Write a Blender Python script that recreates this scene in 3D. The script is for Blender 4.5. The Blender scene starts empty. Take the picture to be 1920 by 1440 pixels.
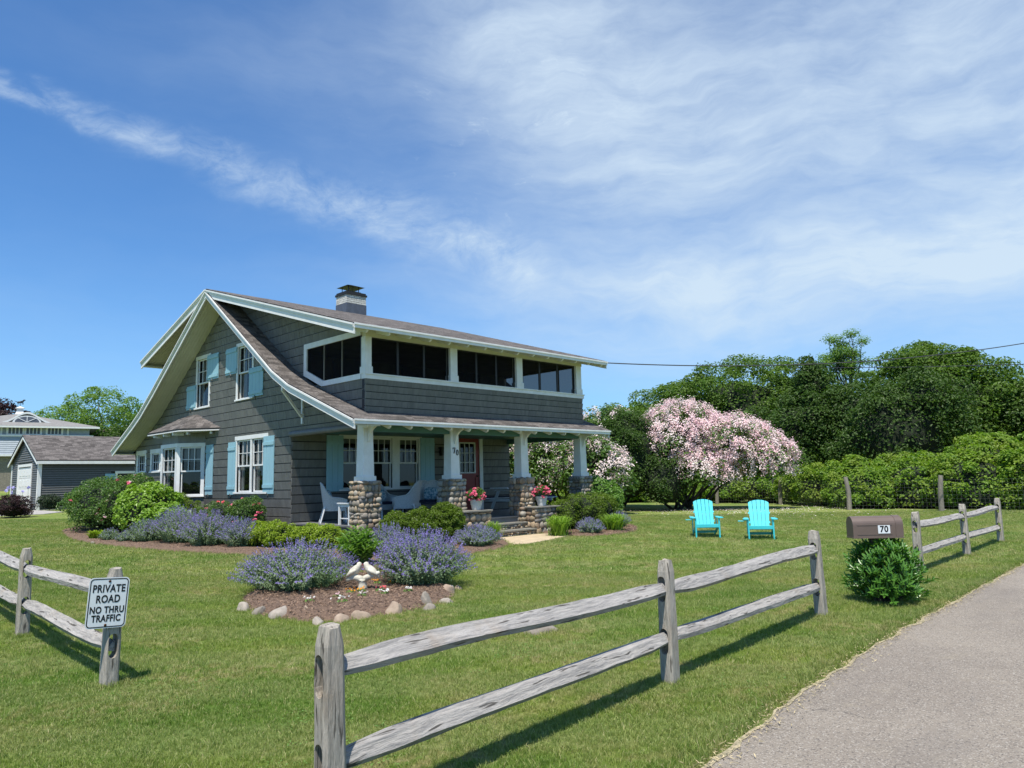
import bpy, bmesh, math, random
import numpy as np
from mathutils import Vector, Matrix
from mathutils import noise as mnoise
random.seed(7); rng = np.random.default_rng(11)
S = bpy.context.scene
COL = S.collection
PI = math.pi

# ------------------------------------------------------------------ camera
YAW, PITCH, ROLL, FPX = .7751, .1276, -.0237, 1390.0
CAM = Vector((-9.933, -14.532, 1.62))
Fv = Vector((math.cos(YAW)*math.cos(PITCH), math.sin(YAW)*math.cos(PITCH), math.sin(PITCH)))
Rv = Vector((math.sin(YAW), -math.cos(YAW), 0)); Uv = Rv.cross(Fv)
R2 = Rv*math.cos(ROLL) + Uv*math.sin(ROLL); U2 = Uv*math.cos(ROLL) - Rv*math.sin(ROLL)
cd = bpy.data.cameras.new('camera'); cam = bpy.data.objects.new('camera', cd); COL.objects.link(cam)
cam.matrix_world = Matrix(((R2.x, U2.x, -Fv.x, CAM.x), (R2.y, U2.y, -Fv.y, CAM.y), (R2.z, U2.z, -Fv.z, CAM.z), (0, 0, 0, 1)))
cd.sensor_width = 36; cd.lens = 36*FPX/1920; cd.clip_end = 3000; cd.clip_start = .05
S.camera = cam
S.view_settings.view_transform = 'Standard'; S.view_settings.look = 'None'
S.view_settings.exposure = EXPOSURE = 0.55; S.view_settings.gamma = 1

# ------------------------------------------------------------------ sun and sky
SUN_EL = math.radians(65.8); SUN_H = Vector((-.38, -.24, 0)).normalized()
sd = bpy.data.lights.new('sun', 'SUN'); sd.energy = 4.5; sd.angle = math.radians(.53); sd.color = (1, .935, .84)
so = bpy.data.objects.new('sun', sd); COL.objects.link(so)
sdir = Vector((SUN_H.x*math.cos(SUN_EL), SUN_H.y*math.cos(SUN_EL), math.sin(SUN_EL)))
so.rotation_euler = sdir.to_track_quat('Z', 'Y').to_euler(); so.location = (-20, 0, 40)
W = bpy.data.worlds.new('World'); S.world = W; W.use_nodes = True
nt = W.node_tree; nt.nodes.clear()

class NG:
    """tiny node-graph helper"""
    def __init__(s, nt): s.nt = nt
    def n(s, t, **k):
        x = s.nt.nodes.new(t)
        for a, b in k.items(): setattr(x, a, b)
        return x
    def put(s, sock, v):
        if isinstance(v, bpy.types.NodeSocket): s.nt.links.new(v, sock)
        elif v is not None: sock.default_value = v
    def math(s, op, a, b=None, c=None, clamp=False):
        x = s.n('ShaderNodeMath', operation=op, use_clamp=clamp)
        for i, v in enumerate((a, b, c)):
            if v is not None: s.put(x.inputs[i], v)
        return x.outputs[0]
    def vmath(s, op, a, b=None, out=0):
        x = s.n('ShaderNodeVectorMath', operation=op); s.put(x.inputs[0], a)
        if b is not None: s.put(x.inputs[1], b)
        return x.outputs[out]
    def mix(s, f, a, b, mode='MIX'):
        x = s.n('ShaderNodeMix', data_type='RGBA', blend_type=mode); s.put(x.inputs[0], f)
        s.put(x.inputs[6], c4(a)); s.put(x.inputs[7], c4(b)); return x.outputs[2]
    def noise(s, vec, scale, detail=3, rough=.55, dist=0, out=0):
        x = s.n('ShaderNodeTexNoise'); s.put(x.inputs['Vector'], vec); x.inputs['Scale'].default_value = scale
        x.inputs['Detail'].default_value = detail; x.inputs['Roughness'].default_value = rough; x.inputs['Distortion'].default_value = dist
        return x.outputs[out]
    def ramp(s, f, lo, hi, a=0., b=1., t='SMOOTHSTEP'):
        x = s.n('ShaderNodeMapRange', interpolation_type=t); s.put(x.inputs[0], f)
        for i, v in enumerate((lo, hi, a, b)): s.put(x.inputs[i+1], v)
        return x.outputs[0]
    def map(s, vec, scale=(1, 1, 1), rot=(0, 0, 0), loc=(0, 0, 0)):
        x = s.n('ShaderNodeMapping'); s.put(x.inputs[0], vec)
        x.inputs[1].default_value = loc; x.inputs[2].default_value = rot; x.inputs[3].default_value = scale
        return x.outputs[0]
def c4(c):
    return (*c, 1) if isinstance(c, tuple) and len(c) == 3 else c

g = NG(nt)
sky = g.n('ShaderNodeTexSky', sky_type='NISHITA', sun_disc=False)
sky.sun_elevation = SUN_EL; sky.sun_rotation = math.atan2(sdir.x, sdir.y) % (2*PI)
sky.air_density = 1.0; sky.dust_density = .2; sky.ozone_density = 1.6
tc = g.n('ShaderNodeTexCoord').outputs['Generated']
d3 = g.vmath('NORMALIZE', tc)
sx = g.n('ShaderNodeSeparateXYZ'); nt.links.new(d3, sx.inputs[0])
# azimuth (0 = the street corner looking at the house, positive clockwise) and elevation
cy_, sy_ = math.cos(YAW), math.sin(YAW)
fw = g.vmath('DOT_PRODUCT', d3, (cy_, sy_, 0), out=1); rt = g.vmath('DOT_PRODUCT', d3, (sy_, -cy_, 0), out=1)
az = g.math('ARCTAN2', rt, fw); el = g.math('ARCSINE', sx.outputs[2])
cx = g.n('ShaderNodeCombineXYZ'); nt.links.new(az, cx.inputs[0]); nt.links.new(el, cx.inputs[1]); ae = cx.outputs[0]
warp = g.noise(ae, 3.2, 4, .6, 0, 1)
w2 = g.vmath('MULTIPLY', g.vmath('SUBTRACT', warp, (.5, .5, .5)), (.20, .13, 0))
aew = g.vmath('ADD', ae, w2)
def blob(a0, e0, ra, re, rot, amp, vec=aew):
    m = g.n('ShaderNodeMapping', vector_type='TEXTURE'); nt.links.new(vec, m.inputs[0])
    m.inputs[1].default_value = (a0, e0, 0); m.inputs[2].default_value = (0, 0, rot); m.inputs[3].default_value = (ra, re, 1)
    l = g.vmath('LENGTH', m.outputs[0], out=1)
    return g.math('MULTIPLY', g.math('EXPONENT', g.math('MULTIPLY', g.math('POWER', l, 2.), -1.)), amp)
fibr = g.noise(g.map(aew, (3, 15, 1), (0, 0, .34)), 1.5, 6, .62)       # wisps fanning out
fine = g.noise(g.map(aew, (1, 2.2, 1), (0, 0, -.35)), 8, 6, .62)
puff = g.noise(g.map(aew, (1, 1.9, 1), (0, 0, -.3)), 15, 6, .70)
veil = blob(.62, .42, .62, .30, 0, .80)
veil = g.math('ADD', veil, blob(.06, .55, .20, .13, -.5, .58))
veil = g.math('ADD', veil, blob(.45, .230, .50, .060, .10, .50))
veil = g.math('ADD', veil, blob(.14, .252, .28, .034, -.03, .42))
veil = g.math('ADD', veil, blob(.20, .40, .16, .09, .3, .20))
veil = g.math('ADD', veil, blob(1.7, .5, .7, .5, 0, .6))
veil = g.math('ADD', veil, blob(-.22, .53, .30, .07, .12, .16))
veil = g.math('ADD', veil, blob(-2.3, .6, .8, .4, 0, .35))
veil = g.math('ADD', veil, blob(-.62, .14, .30, .16, 0, .10))
tex = g.math('ADD', g.math('MULTIPLY', fibr, .80), g.math('MULTIPLY', fine, .60))
veil = g.math('MULTIPLY', veil, g.ramp(tex, .45, .95, .52, 1.22, 'LINEAR'))
# the long streak falling from upper left towards the right
def streak_center():
    a = g.math('ADD', az, .30)
    q = g.math('MULTIPLY', g.math('MULTIPLY', a, a), -.10)
    return g.math('ADD', g.math('ADD', g.math('MULTIPLY', a, -.225), .378), q)
wob = g.math('MULTIPLY', g.math('SUBTRACT', fine, .5), .075)
dd = g.math('SUBTRACT', g.math('ADD', el, wob), streak_center())
wdt = g.ramp(az, -.65, .05, .007, .040, 'LINEAR')
sb = g.math('EXPONENT', g.math('MULTIPLY', g.math('POWER', g.math('ABSOLUTE', g.math('DIVIDE', dd, wdt)), 2.), -1.))
sb = g.math('MULTIPLY', sb, g.ramp(az, -.02, .10, 1, 0)); sb = g.math('MULTIPLY', sb, g.ramp(az, -1.1, -.75, 0, 1))
sb = g.math('MULTIPLY', sb, g.ramp(puff, .34, .74, .06, .66, 'LINEAR'))
# small flecks
fl = g.math('MULTIPLY', g.ramp(puff, .58, .76), blob(.0, .43, .17, .13, 0, .40))
cl = g.math('ADD', g.math('ADD', veil, sb), fl, clamp=True)
cl = g.math('MULTIPLY', cl, g.ramp(el, -.02, .06)); cl = g.math('MULTIPLY', cl, .87)
skyc = g.mix(1.0, sky.outputs[0], (.46, .84, 1.20), 'MULTIPLY')
hz = g.ramp(el, .0, .30, 1, 0)
skyc = g.mix(g.math('MULTIPLY', hz, .45), skyc, (2.6, 4.4, 6.9))
cloudc = g.mix(g.ramp(el, .1, .6), (5.1, 6.1, 6.9), (5.1, 6.1, 7.1))
out = g.mix(cl, skyc, cloudc)
bg = g.n('ShaderNodeBackground'); nt.links.new(out, bg.inputs[0]); bg.inputs[1].default_value = .094
wo = g.n('ShaderNodeOutputWorld'); nt.links.new(bg.outputs[0], wo.inputs[0])

# ------------------------------------------------------------------ helpers
def ss(a, b, x):
    t = np.clip((x-a)/(b-a), 0, 1); return t*t*(3-2*t)
def T(x, y): return (.13*ss(-6, -.8, y)+.45*ss(0, 30, y)+1.1*ss(37, 62, y))*(1-ss(10+.6*np.maximum(y-20, 0), 20+.6*np.maximum(y-20, 0), x))
def tz(x, y): return float(T(x, y))

def link(name, me, mat=None, parent=None, loc=None):
    o = bpy.data.objects.new(name, me); COL.objects.link(o)
    if mat is not None and me is not None and not me.materials:
        for m in (mat if isinstance(mat, (list, tuple)) else [mat]): me.materials.append(m)
    if parent is not None: o.parent = parent
    if loc is not None: o.location = loc
    return o
def npmesh(name, V, F, smooth=False, col=None):
    """V (n,3) ; F (m,k) uniform faces"""
    me = bpy.data.meshes.new(name); V = np.ascontiguousarray(V, dtype=np.float32); F = np.ascontiguousarray(F, dtype=np.int32)
    me.vertices.add(len(V)); me.vertices.foreach_set('co', V.ravel())
    k = F.shape[1]; me.loops.add(F.size); me.loops.foreach_set('vertex_index', F.ravel())
    me.polygons.add(len(F)); me.polygons.foreach_set('loop_start', np.arange(0, F.size, k, dtype=np.int32))
    me.polygons.foreach_set('use_smooth', np.full(len(F), smooth))
    me.update(calc_edges=True); return me
class MB:
    """collects polygons, builds one mesh"""
    def __init__(s): s.v = []; s.f = []; s.m = []
    def add(s, vs, fs, mi=0):
        b = len(s.v); s.v += [tuple(v) for v in vs]
        s.f += [tuple(i+b for i in f) for f in fs]; s.m += [mi]*len(fs)
    def box(s, a, b, mi=0):
        x0, y0, z0 = [min(p, q) for p, q in zip(a, b)]; x1, y1, z1 = [max(p, q) for p, q in zip(a, b)]
        s.add([(x0,y0,z0),(x1,y0,z0),(x1,y1,z0),(x0,y1,z0),(x0,y0,z1),(x1,y0,z1),(x1,y1,z1),(x0,y1,z1)], BOXF, mi)
    def hexa(s, p, mi=0): s.add(p, BOXF, mi)
    def beam(s, a, b, w, h, up=(0, 0, 1), mi=0, w2=None, h2=None):
        a = Vector(a); b = Vector(b); d = (b-a).normalized(); up = Vector(up)
        x = d.cross(up)
        if x.length < 1e-4: x = d.cross(Vector((0, 1, 0)))
        x.normalize(); y = x.cross(d); w2 = w2 or w; h2 = h2 or h
        P = [a-x*w/2-y*h/2, b-x*w2/2-y*h2/2, b+x*w2/2-y*h2/2, a+x*w/2-y*h/2, a-x*w/2+y*h/2, b-x*w2/2+y*h2/2, b+x*w2/2+y*h2/2, a+x*w/2+y*h/2]
        s.add(P, BOXF, mi)
    def tube(s, pts, rad, n=8, mi=0, cap=True):
        pts = [Vector(p) for p in pts]; rs = rad if isinstance(rad, (list, tuple)) else [rad]*len(pts)
        rings = []; ref = None
        for i, p in enumerate(pts):
            d = (pts[min(i+1, len(pts)-1)]-pts[max(i-1, 0)]).normalized()
            if ref is None: ref = d.orthogonal().normalized()
            x = (ref-d*ref.dot(d)).normalized(); y = d.cross(x); ref = x
            rings.append([p+(x*math.cos(2*PI*k/n)+y*math.sin(2*PI*k/n))*rs[i] for k in range(n)])
        V = [v for r in rings for v in r]; F = []
        for i in range(len(pts)-1):
            for k in range(n): F.append((i*n+k, i*n+(k+1) % n, (i+1)*n+(k+1) % n, (i+1)*n+k))
        if cap: F.append(tuple(range(n))[::-1]); F.append(tuple((len(pts)-1)*n+k for k in range(n)))
        s.add(V, F, mi)
    def lathe(s, prof, n=20, c=(0, 0, 0), mi=0):
        V = []; F = []
        for r, z in prof:
            for k in range(n): V.append((c[0]+r*math.cos(2*PI*k/n), c[1]+r*math.sin(2*PI*k/n), c[2]+z))
        for i in range(len(prof)-1):
            for k in range(n): F.append((i*n+k, i*n+(k+1) % n, (i+1)*n+(k+1) % n, (i+1)*n+k))
        s.add(V, F, mi)
    def prism(s, poly, off, mi=0):
        """poly: list of Vectors; off: Vector extrusion"""
        n = len(poly); off = Vector(off); P = [Vector(p) for p in poly]; V = P+[p+off for p in P]
        F = [tuple(range(n))[::-1], tuple(range(n, 2*n))]+[(i, (i+1) % n, n+(i+1) % n, n+i) for i in range(n)]
        s.add(V, F, mi)
    def build(s, name, mat, parent=None, loc=None, smooth=False, bevel=0):
        me = bpy.data.meshes.new(name); me.from_pydata(s.v, [], s.f)
        if smooth: me.polygons.foreach_set('use_smooth', [True]*len(s.f))
        if any(s.m): me.polygons.foreach_set('material_index', s.m)
        if bevel:
            bm = bmesh.new(); bm.from_mesh(me)
            bmesh.ops.bevel(bm, geom=bm.edges[:], offset=bevel, segments=1, affect='EDGES'); bm.to_mesh(me); bm.free()
        bm = bmesh.new(); bm.from_mesh(me); bmesh.ops.recalc_face_normals(bm, faces=bm.faces); bm.to_mesh(me); bm.free()
        me.update(); return link(name, me, mat, parent, loc)
BOXF = [(0,3,2,1),(4,5,6,7),(0,1,5,4),(1,2,6,5),(2,3,7,6),(3,0,4,7)]
def tag(o, label=None, cat=None, group=None, kind=None):
    if label: o['label'] = label
    if cat: o['category'] = cat
    if group: o['group'] = group
    if kind: o['kind'] = kind
    return o
def thing(name, label, cat, loc=(0, 0, 0), rz=0, group=None):
    o = bpy.data.objects.new(name, None); COL.objects.link(o); o.location = loc; o.rotation_euler = (0, 0, rz)
    o.empty_display_size = .2; return tag(o, label, cat, group)
def dup(root, loc, rz=0, label=None, scale=None):
    r = root.copy(); COL.objects.link(r); r.location = loc; r.rotation_euler = (0, 0, rz)
    if label: r['label'] = label
    if scale: r.scale = scale
    for ch in list(root.children):
        c = ch.copy(); COL.objects.link(c); c.parent = r
        for gch in ch.children:
            d = gch.copy(); COL.objects.link(d); d.parent = c
    return r
class Fr:
    """local frame on a plane: u, v in the plane, n outwards"""
    def __init__(s, o, u, v):
        s.o = Vector(o); s.u = Vector(u).normalized(); s.v = Vector(v).normalized(); s.n = s.u.cross(s.v)
    def p(s, u, v, n=0): return s.o+s.u*u+s.v*v+s.n*n
    def box(s, mb, u0, u1, v0, v1, n0, n1, mi=0):
        mb.hexa([s.p(u0,v0,n0), s.p(u1,v0,n0), s.p(u1,v0,n1), s.p(u0,v0,n1), s.p(u0,v1,n0), s.p(u1,v1,n0), s.p(u1,v1,n1), s.p(u0,v1,n1)], mi)

# ------------------------------------------------------------------ materials
def newmat(name):
    m = bpy.data.materials.new(name); m.use_nodes = True; m.node_tree.nodes.clear()
    k = NG(m.node_tree); o = k.n('ShaderNodeOutputMaterial'); return m, k, o
def island(k):
    ge = k.n('ShaderNodeNewGeometry').outputs['Random Per Island']; ob = k.n('ShaderNodeObjectInfo').outputs['Random']
    return k.math('FRACT', k.math('ADD', ge, ob))
def simple(name, c1, c2=None, scale=8, rough=.6, bump=0, bscale=None, stretch=(1, 1, 1), per=0, metal=0, spec=.5, dirt=None, detail=4, bdist=.01):
    """two-tone noisy surface; per = brightness spread from piece to piece"""
    m, k, o = newmat(name); b = k.n('ShaderNodeBsdfPrincipled')
    co = k.n('ShaderNodeTexCoord').outputs['Object']; v = k.map(co, stretch)
    if per or True:
        oi = k.n('ShaderNodeObjectInfo').outputs['Random']
        v = k.vmath('ADD', v, k.vmath('MULTIPLY', (1, 1, 1), None) if False else (0, 0, 0))
        cc = k.n('ShaderNodeCombineXYZ'); k.put(cc.inputs[0], k.math('MULTIPLY', oi, 37.)); v = k.vmath('ADD', v, cc.outputs[0])
    f = k.ramp(k.noise(v, scale, detail, .6), .3, .7)
    col = k.mix(f, c1, c2 or tuple(x*.85 for x in c1))
    if dirt:
        col = k.mix(k.ramp(k.noise(v, scale*.23, 4, .65), .5, .75, 0, dirt[1]), col, dirt[0])
    if per:
        r = k.ramp(island(k), 0, 1, 1-per, 1+per, 'LINEAR'); cc = k.n('ShaderNodeCombineXYZ')
        for i in range(3): k.put(cc.inputs[i], r)
        col = k.mix(1., col, cc.outputs[0], 'MULTIPLY')
    k.put(b.inputs['Base Color'], c4(col)); b.inputs['Roughness'].default_value = rough; b.inputs['Metallic'].default_value = metal
    b.inputs['Specular IOR Level'].default_value = spec
    if bump:
        bp = k.n('ShaderNodeBump'); bp.inputs['Strength'].default_value = bump; bp.inputs['Distance'].default_value = bdist
        k.put(bp.inputs['Height'], k.noise(v, bscale or scale*3, 5, .65)); k.put(b.inputs['Normal'], bp.outputs[0])
    k.put(o.inputs[0], b.outputs[0]); return m
def leafmat(name, c1, c2, c3=None, trans=.35, rough=.55, spec=.35, tint=(1.5, 1.7, .6)):
    """foliage: colour differs from leaf to leaf and in broad patches"""
    m, k, o = newmat(name); b = k.n('ShaderNodeBsdfPrincipled')
    co = k.n('ShaderNodeTexCoord').outputs['Object']
    col = k.mix(island(k), c1, c2)
    col = k.mix(k.ramp(k.noise(co, .9, 3), .42, .68, 0, .7), col, c3 or c2)
    k.put(b.inputs['Base Color'], col); b.inputs['Roughness'].default_value = rough; b.inputs['Specular IOR Level'].default_value = spec
    t = k.n('ShaderNodeBsdfTranslucent'); k.put(t.inputs[0], k.mix(1., col, tint, 'MULTIPLY'))
    mx = k.n('ShaderNodeMixShader'); mx.inputs[0].default_value = trans
    k.put(mx.inputs[1], b.outputs[0]); k.put(mx.inputs[2], t.outputs[0]); k.put(o.inputs[0], mx.outputs[0]); return m
def petalmat(name, c1, c2, trans=.25):
    return leafmat(name, c1, c2, c1, trans, .6, .2, (1, .97, .97))

M = {}
M['siding'] = simple('grey shingle paint', (.154, .156, .146), (.126, .128, .121), 14, .62, .5, 60, (1, 1, .25), per=.10, dirt=((.20, .197, .17), .4))
M['clap'] = simple('garage clapboard', (.115, .118, .112), (.10, .102, .098), 6, .6, .2, 40, per=.06)
M['white'] = simple('white trim paint', (.74, .755, .75), (.67, .68, .66), 5, .42, .12, 50, dirt=((.52, .53, .50), .35))
M['soffit'] = simple('cream soffit paint', (.60, .595, .49), (.55, .545, .44), 4, .6, .1, 40)
M['blue'] = simple('shutter blue paint', (.27, .465, .54), (.245, .435, .51), 6, .5, .15, 40, (1, 1, .3), dirt=((.26, .50, .56), .5))
M['roof'] = simple('brown grey asphalt shingle', (.150, .136, .126), (.072, .066, .064), 26, .9, .8, 220, per=.42, dirt=((.17, .15, .14), .5), spec=.2)
M['roofdark'] = simple('drip edge and shadow gaps', (.015, .014, .014), None, 5, .6)  # also backs shingles and clapboards, giving painted shadow lines in their gaps
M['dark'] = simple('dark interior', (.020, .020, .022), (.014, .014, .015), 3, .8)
M['interior'] = simple('room interior', (.10, .095, .09), (.06, .057, .055), 3, .8)
M['curtain'] = simple('curtain', (.62, .62, .60), (.50, .50, .50), 5, .8, stretch=(6, 6, .3))
M['teal'] = simple('porch ceiling', (.06, .16, .155), None, 4, .5)
M['deckp'] = simple('deck grey paint', (.15, .155, .16), (.12, .125, .13), 5, .55, .2, 40, per=.06)
M['red'] = simple('red door paint', (.26, .018, .020), (.20, .014, .016), 5, .4)
M['black'] = simple('black iron', (.012, .012, .013), None, 5, .45)
M['letter'] = simple('black lettering', (.006, .006, .007), (.006, .006, .007), 5, .5)
M['mortar'] = simple('mortar', (.25, .225, .18), (.17, .155, .13), 9, .95, .8, 40, bdist=.02)
M['flag'] = simple('bluestone slab', (.21, .20, .165), (.15, .15, .135), 7, .8, .4, 30)
M['wicker'] = simple('white wicker', (.62, .64, .63), (.42, .44, .44), 60, .6, .9, 90, bdist=.02)
M['whitep'] = simple('white painted wood', (.66, .68, .69), (.6, .62, .62), 6, .5)
M['navy'] = simple('navy cushion', (.010, .013, .035), (.015, .02, .05), 8, .8)
M['bluepat'] = simple('blue patterned cushion', (.05, .16, .22), (.45, .55, .58), 22, .8, detail=1)
M['cyan'] = simple('turquoise plastic lumber', (.055, .54, .60), (.045, .50, .56), 5, .42, .1, 60)
M['mailbox'] = simple('brown mailbox metal', (.135, .098, .080), (.12, .088, .072), 4, .42, .05, 30)
M['signw'] = simple('sign face white', (.68, .72, .74), (.64, .68, .70), 6, .35)
M['rust'] = simple('rusty bolt', (.10, .045, .02), (.05, .025, .015), 40, .6, metal=.5)
M['mulch'] = simple('bark mulch', (.21, .140, .095), (.125, .080, .056), 26, .95, 1., 60, bdist=.03, dirt=((.26, .17, .115), .5))
M['chip'] = simple('bark chip', (.34, .24, .165), (.12, .07, .045), 20, .9, per=.45)
M['bark'] = simple('tree bark', (.075, .062, .050), (.045, .038, .032), 6, .9, .8, 12, (1, 1, .3), bdist=.05)
M['twig'] = simple('pale branches', (.14, .125, .11), (.09, .08, .07), 6, .9)
M['meshpost'] = simple('weathered round post', (.27, .24, .20), (.17, .155, .13), 8, .9, .6, 20, (1, 1, .25))
M['wire'] = simple('galvanised wire', (.30, .31, .29), None, 8, .5, metal=.3)
M['cable'] = simple('cable sheath', (.045, .046, .05), None, 8, .6)
M['statue'] = simple('cream cast stone', (.62, .60, .50), (.45, .42, .34), 16, .8, .5, 50)
M['sand'] = simple('tan flagstone path', (.52, .42, .28), (.40, .33, .22), 6, .9, .5, 60)
M['pot'] = simple('white plastic pot', (.58, .59, .56), (.5, .51, .48), 5, .5)
M['brickw'] = simple('white painted brick', (.66, .65, .60), (.45, .44, .40), 18, .8, .6, 40, per=.15)
M['lead'] = simple('grey flashing', (.095, .11, .145), (.075, .085, .11), 7, .6, .2, 20)
M['ghroof'] = simple('weathered grey roof', (.20, .195, .185), (.15, .147, .142), 5, .9, .5, 40, per=.2)
M['ghwall'] = simple('silver grey shingle', (.33, .37, .40), (.27, .31, .34), 5, .8, .3, 30, per=.12)
M['door'] = simple('white garage door', (.72, .73, .73), (.68, .69, .69), 4, .4)

def glassmat(name, tint=(.012, .014, .016), refl=.12, alpha=.35):
    m, k, o = newmat(name)
    d = k.n('ShaderNodeBsdfTransparent'); d.inputs[0].default_value = (.5, .53, .53, 1)
    q = k.n('ShaderNodeBsdfDiffuse'); q.inputs[0].default_value = c4(tint)
    gl = k.n('ShaderNodeBsdfGlossy'); gl.inputs[1].default_value = .02
    a = k.n('ShaderNodeMixShader'); a.inputs[0].default_value = alpha; k.put(a.inputs[1], q.outputs[0]); k.put(a.inputs[2], d.outputs[0])
    ge = k.n('ShaderNodeNewGeometry'); ca = k.math('ABSOLUTE', k.vmath('DOT_PRODUCT', ge.outputs['Normal'], ge.outputs['Incoming'], out=1))
    f = k.math('ADD', k.math('MULTIPLY', k.math('POWER', k.math('SUBTRACT', 1., ca), 5.), .9), .06, clamp=True)
    b = k.n('ShaderNodeMixShader'); k.put(b.inputs[0], f); k.put(b.inputs[1], a.outputs[0]); k.put(b.inputs[2], gl.outputs[0])
    k.put(o.inputs[0], b.outputs[0]); return m
M['glass'] = glassmat('window glass', alpha=.8)
def screenmat():
    m, k, o = newmat('insect screen'); d = k.n('ShaderNodeBsdfTransparent'); q = k.n('ShaderNodeBsdfPrincipled')
    q.inputs['Base Color'].default_value = (.006, .006, .008, 1); q.inputs['Roughness'].default_value = .8; q.inputs['Specular IOR Level'].default_value = .1
    a = k.n('ShaderNodeMixShader'); a.inputs[0].default_value = .40; k.put(a.inputs[1], q.outputs[0]); k.put(a.inputs[2], d.outputs[0])
    k.put(o.inputs[0], a.outputs[0]); return m
M['screen'] = screenmat()
def stonemat(name, cols, per=.25):
    m, k, o = newmat(name); b = k.n('ShaderNodeBsdfPrincipled'); r = island(k)
    cr = k.n('ShaderNodeValToRGB'); cr.color_ramp.interpolation = 'CONSTANT'; k.put(cr.inputs[0], r)
    e = cr.color_ramp.elements
    for i, c in enumerate(cols):
        el_ = e[i] if i < 2 else e.new(i/len(cols)); el_.position = i/len(cols); el_.color = c4(c)
    co = k.n('ShaderNodeTexCoord').outputs['Object']; cc = k.n('ShaderNodeCombineXYZ'); k.put(cc.inputs[0], k.math('MULTIPLY', r, 91.))
    v = k.vmath('ADD', co, cc.outputs[0])
    nz = k.noise(v, 11, 5, .65); col = k.mix(k.ramp(nz, .3, .7, 0, .6), cr.outputs[0], k.mix(1., cr.outputs[0], (.55, .52, .5), 'MULTIPLY'))
    k.put(b.inputs['Base Color'], col); b.inputs['Roughness'].default_value = .85
    bp = k.n('ShaderNodeBump'); bp.inputs['Strength'].default_value = .6; bp.inputs['Distance'].default_value = .012
    k.put(bp.inputs['Height'], k.noise(v, 30, 5, .65)); k.put(b.inputs['Normal'], bp.outputs[0]); k.put(o.inputs[0], b.outputs[0]); return m
M['stone'] = stonemat('river stone', [(.27, .245, .20), (.38, .31, .21), (.21, .20, .185), (.46, .36, .24), (.32, .285, .235), (.27, .20, .14), (.42, .39, .33), (.35, .27, .18)])
M['rock'] = stonemat('garden rock', [(.36, .32, .27), (.27, .24, .20), (.42, .39, .34), (.36, .28, .21)])
def wood(name, c1, c2, c3, zgrain):
    """weathered split timber: streaks along the piece, knots, checks"""
    m, k, o = newmat(name); b = k.n('ShaderNodeBsdfPrincipled')
    co = k.n('ShaderNodeTexCoord').outputs['Object']; oi = k.n('ShaderNodeObjectInfo').outputs['Random']
    cc = k.n('ShaderNodeCombineXYZ')
    for i in range(3): k.put(cc.inputs[i], k.math('MULTIPLY', oi, 31.+i*7))
    v = k.vmath('ADD', co, cc.outputs[0]); st = (1, 1, .09) if zgrain else (.09, 1, 1)
    w = k.noise(v, 3, 3, .5, 0, 1); v2 = k.vmath('ADD', v, k.vmath('MULTIPLY', w, (.05, .05, .05)))
    gr = k.noise(k.map(v2, st), 55, 6, .7); gr2 = k.noise(k.map(v2, st), 16, 5, .7)
    col = k.mix(k.ramp(gr, .35, .65), c1, c2); col = k.mix(k.ramp(gr2, .42, .72, 0, .75), col, c3)
    col = k.mix(k.ramp(k.noise(v, 2.3, 4, .6), .55, .75, 0, .55), col, (.26, .20, .14))
    col = k.mix(k.ramp(k.noise(k.map(v2, st), 38, 2, .5), .32, .39, .85, 0), col, (.04, .036, .03))
    k.put(b.inputs['Base Color'], col); b.inputs['Roughness'].default_value = .85; b.inputs['Specular IOR Level'].default_value = .25
    bp = k.n('ShaderNodeBump'); bp.inputs['Strength'].default_value = 1; bp.inputs['Distance'].default_value = .012
    k.put(bp.inputs['Height'], k.math('ADD', gr, k.math('MULTIPLY', gr2, 1.5))); k.put(b.inputs['Normal'], bp.outputs[0]); k.put(o.inputs[0], b.outputs[0]); return m
M['post'] = wood('weathered fence post wood', (.40, .365, .31), (.25, .228, .195), (.48, .445, .385), True)
M['rail'] = wood('weathered split rail wood', (.36, .345, .32), (.20, .195, .19), (.44, .42, .395), False)

def grasscolor(k, pos):
    """lawn colour from world position, shared by turf and blades"""
    n1 = k.noise(pos, .35, 4, .6); n2 = k.noise(pos, 1.7, 4, .6); n3 = k.noise(pos, 7, 3, .6)
    a = k.mix(k.ramp(n2, .3, .7), (.165, .245, .036), (.255, .305, .066))
    a = k.mix(k.ramp(n1, .42, .62, 0, .8), a, (.115, .215, .030))
    dry = k.math('MULTIPLY', k.ramp(n3, .38, .62), k.ramp(k.noise(pos, .8, 3, .5), .42, .60))
    a = k.mix(k.math('MULTIPLY', dry, .85), a, (.40, .345, .17))
    wv = k.n('ShaderNodeTexWave', wave_type='BANDS', bands_direction='DIAGONAL'); k.put(wv.inputs[0], pos)
    wv.inputs['Scale'].default_value = .38; wv.inputs['Distortion'].default_value = 1.2; wv.inputs['Detail'].default_value = 2
    a = k.mix(k.ramp(wv.outputs[1], .3, .7, 0, .55), a, (.25, .30, .10))
    return a
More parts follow.
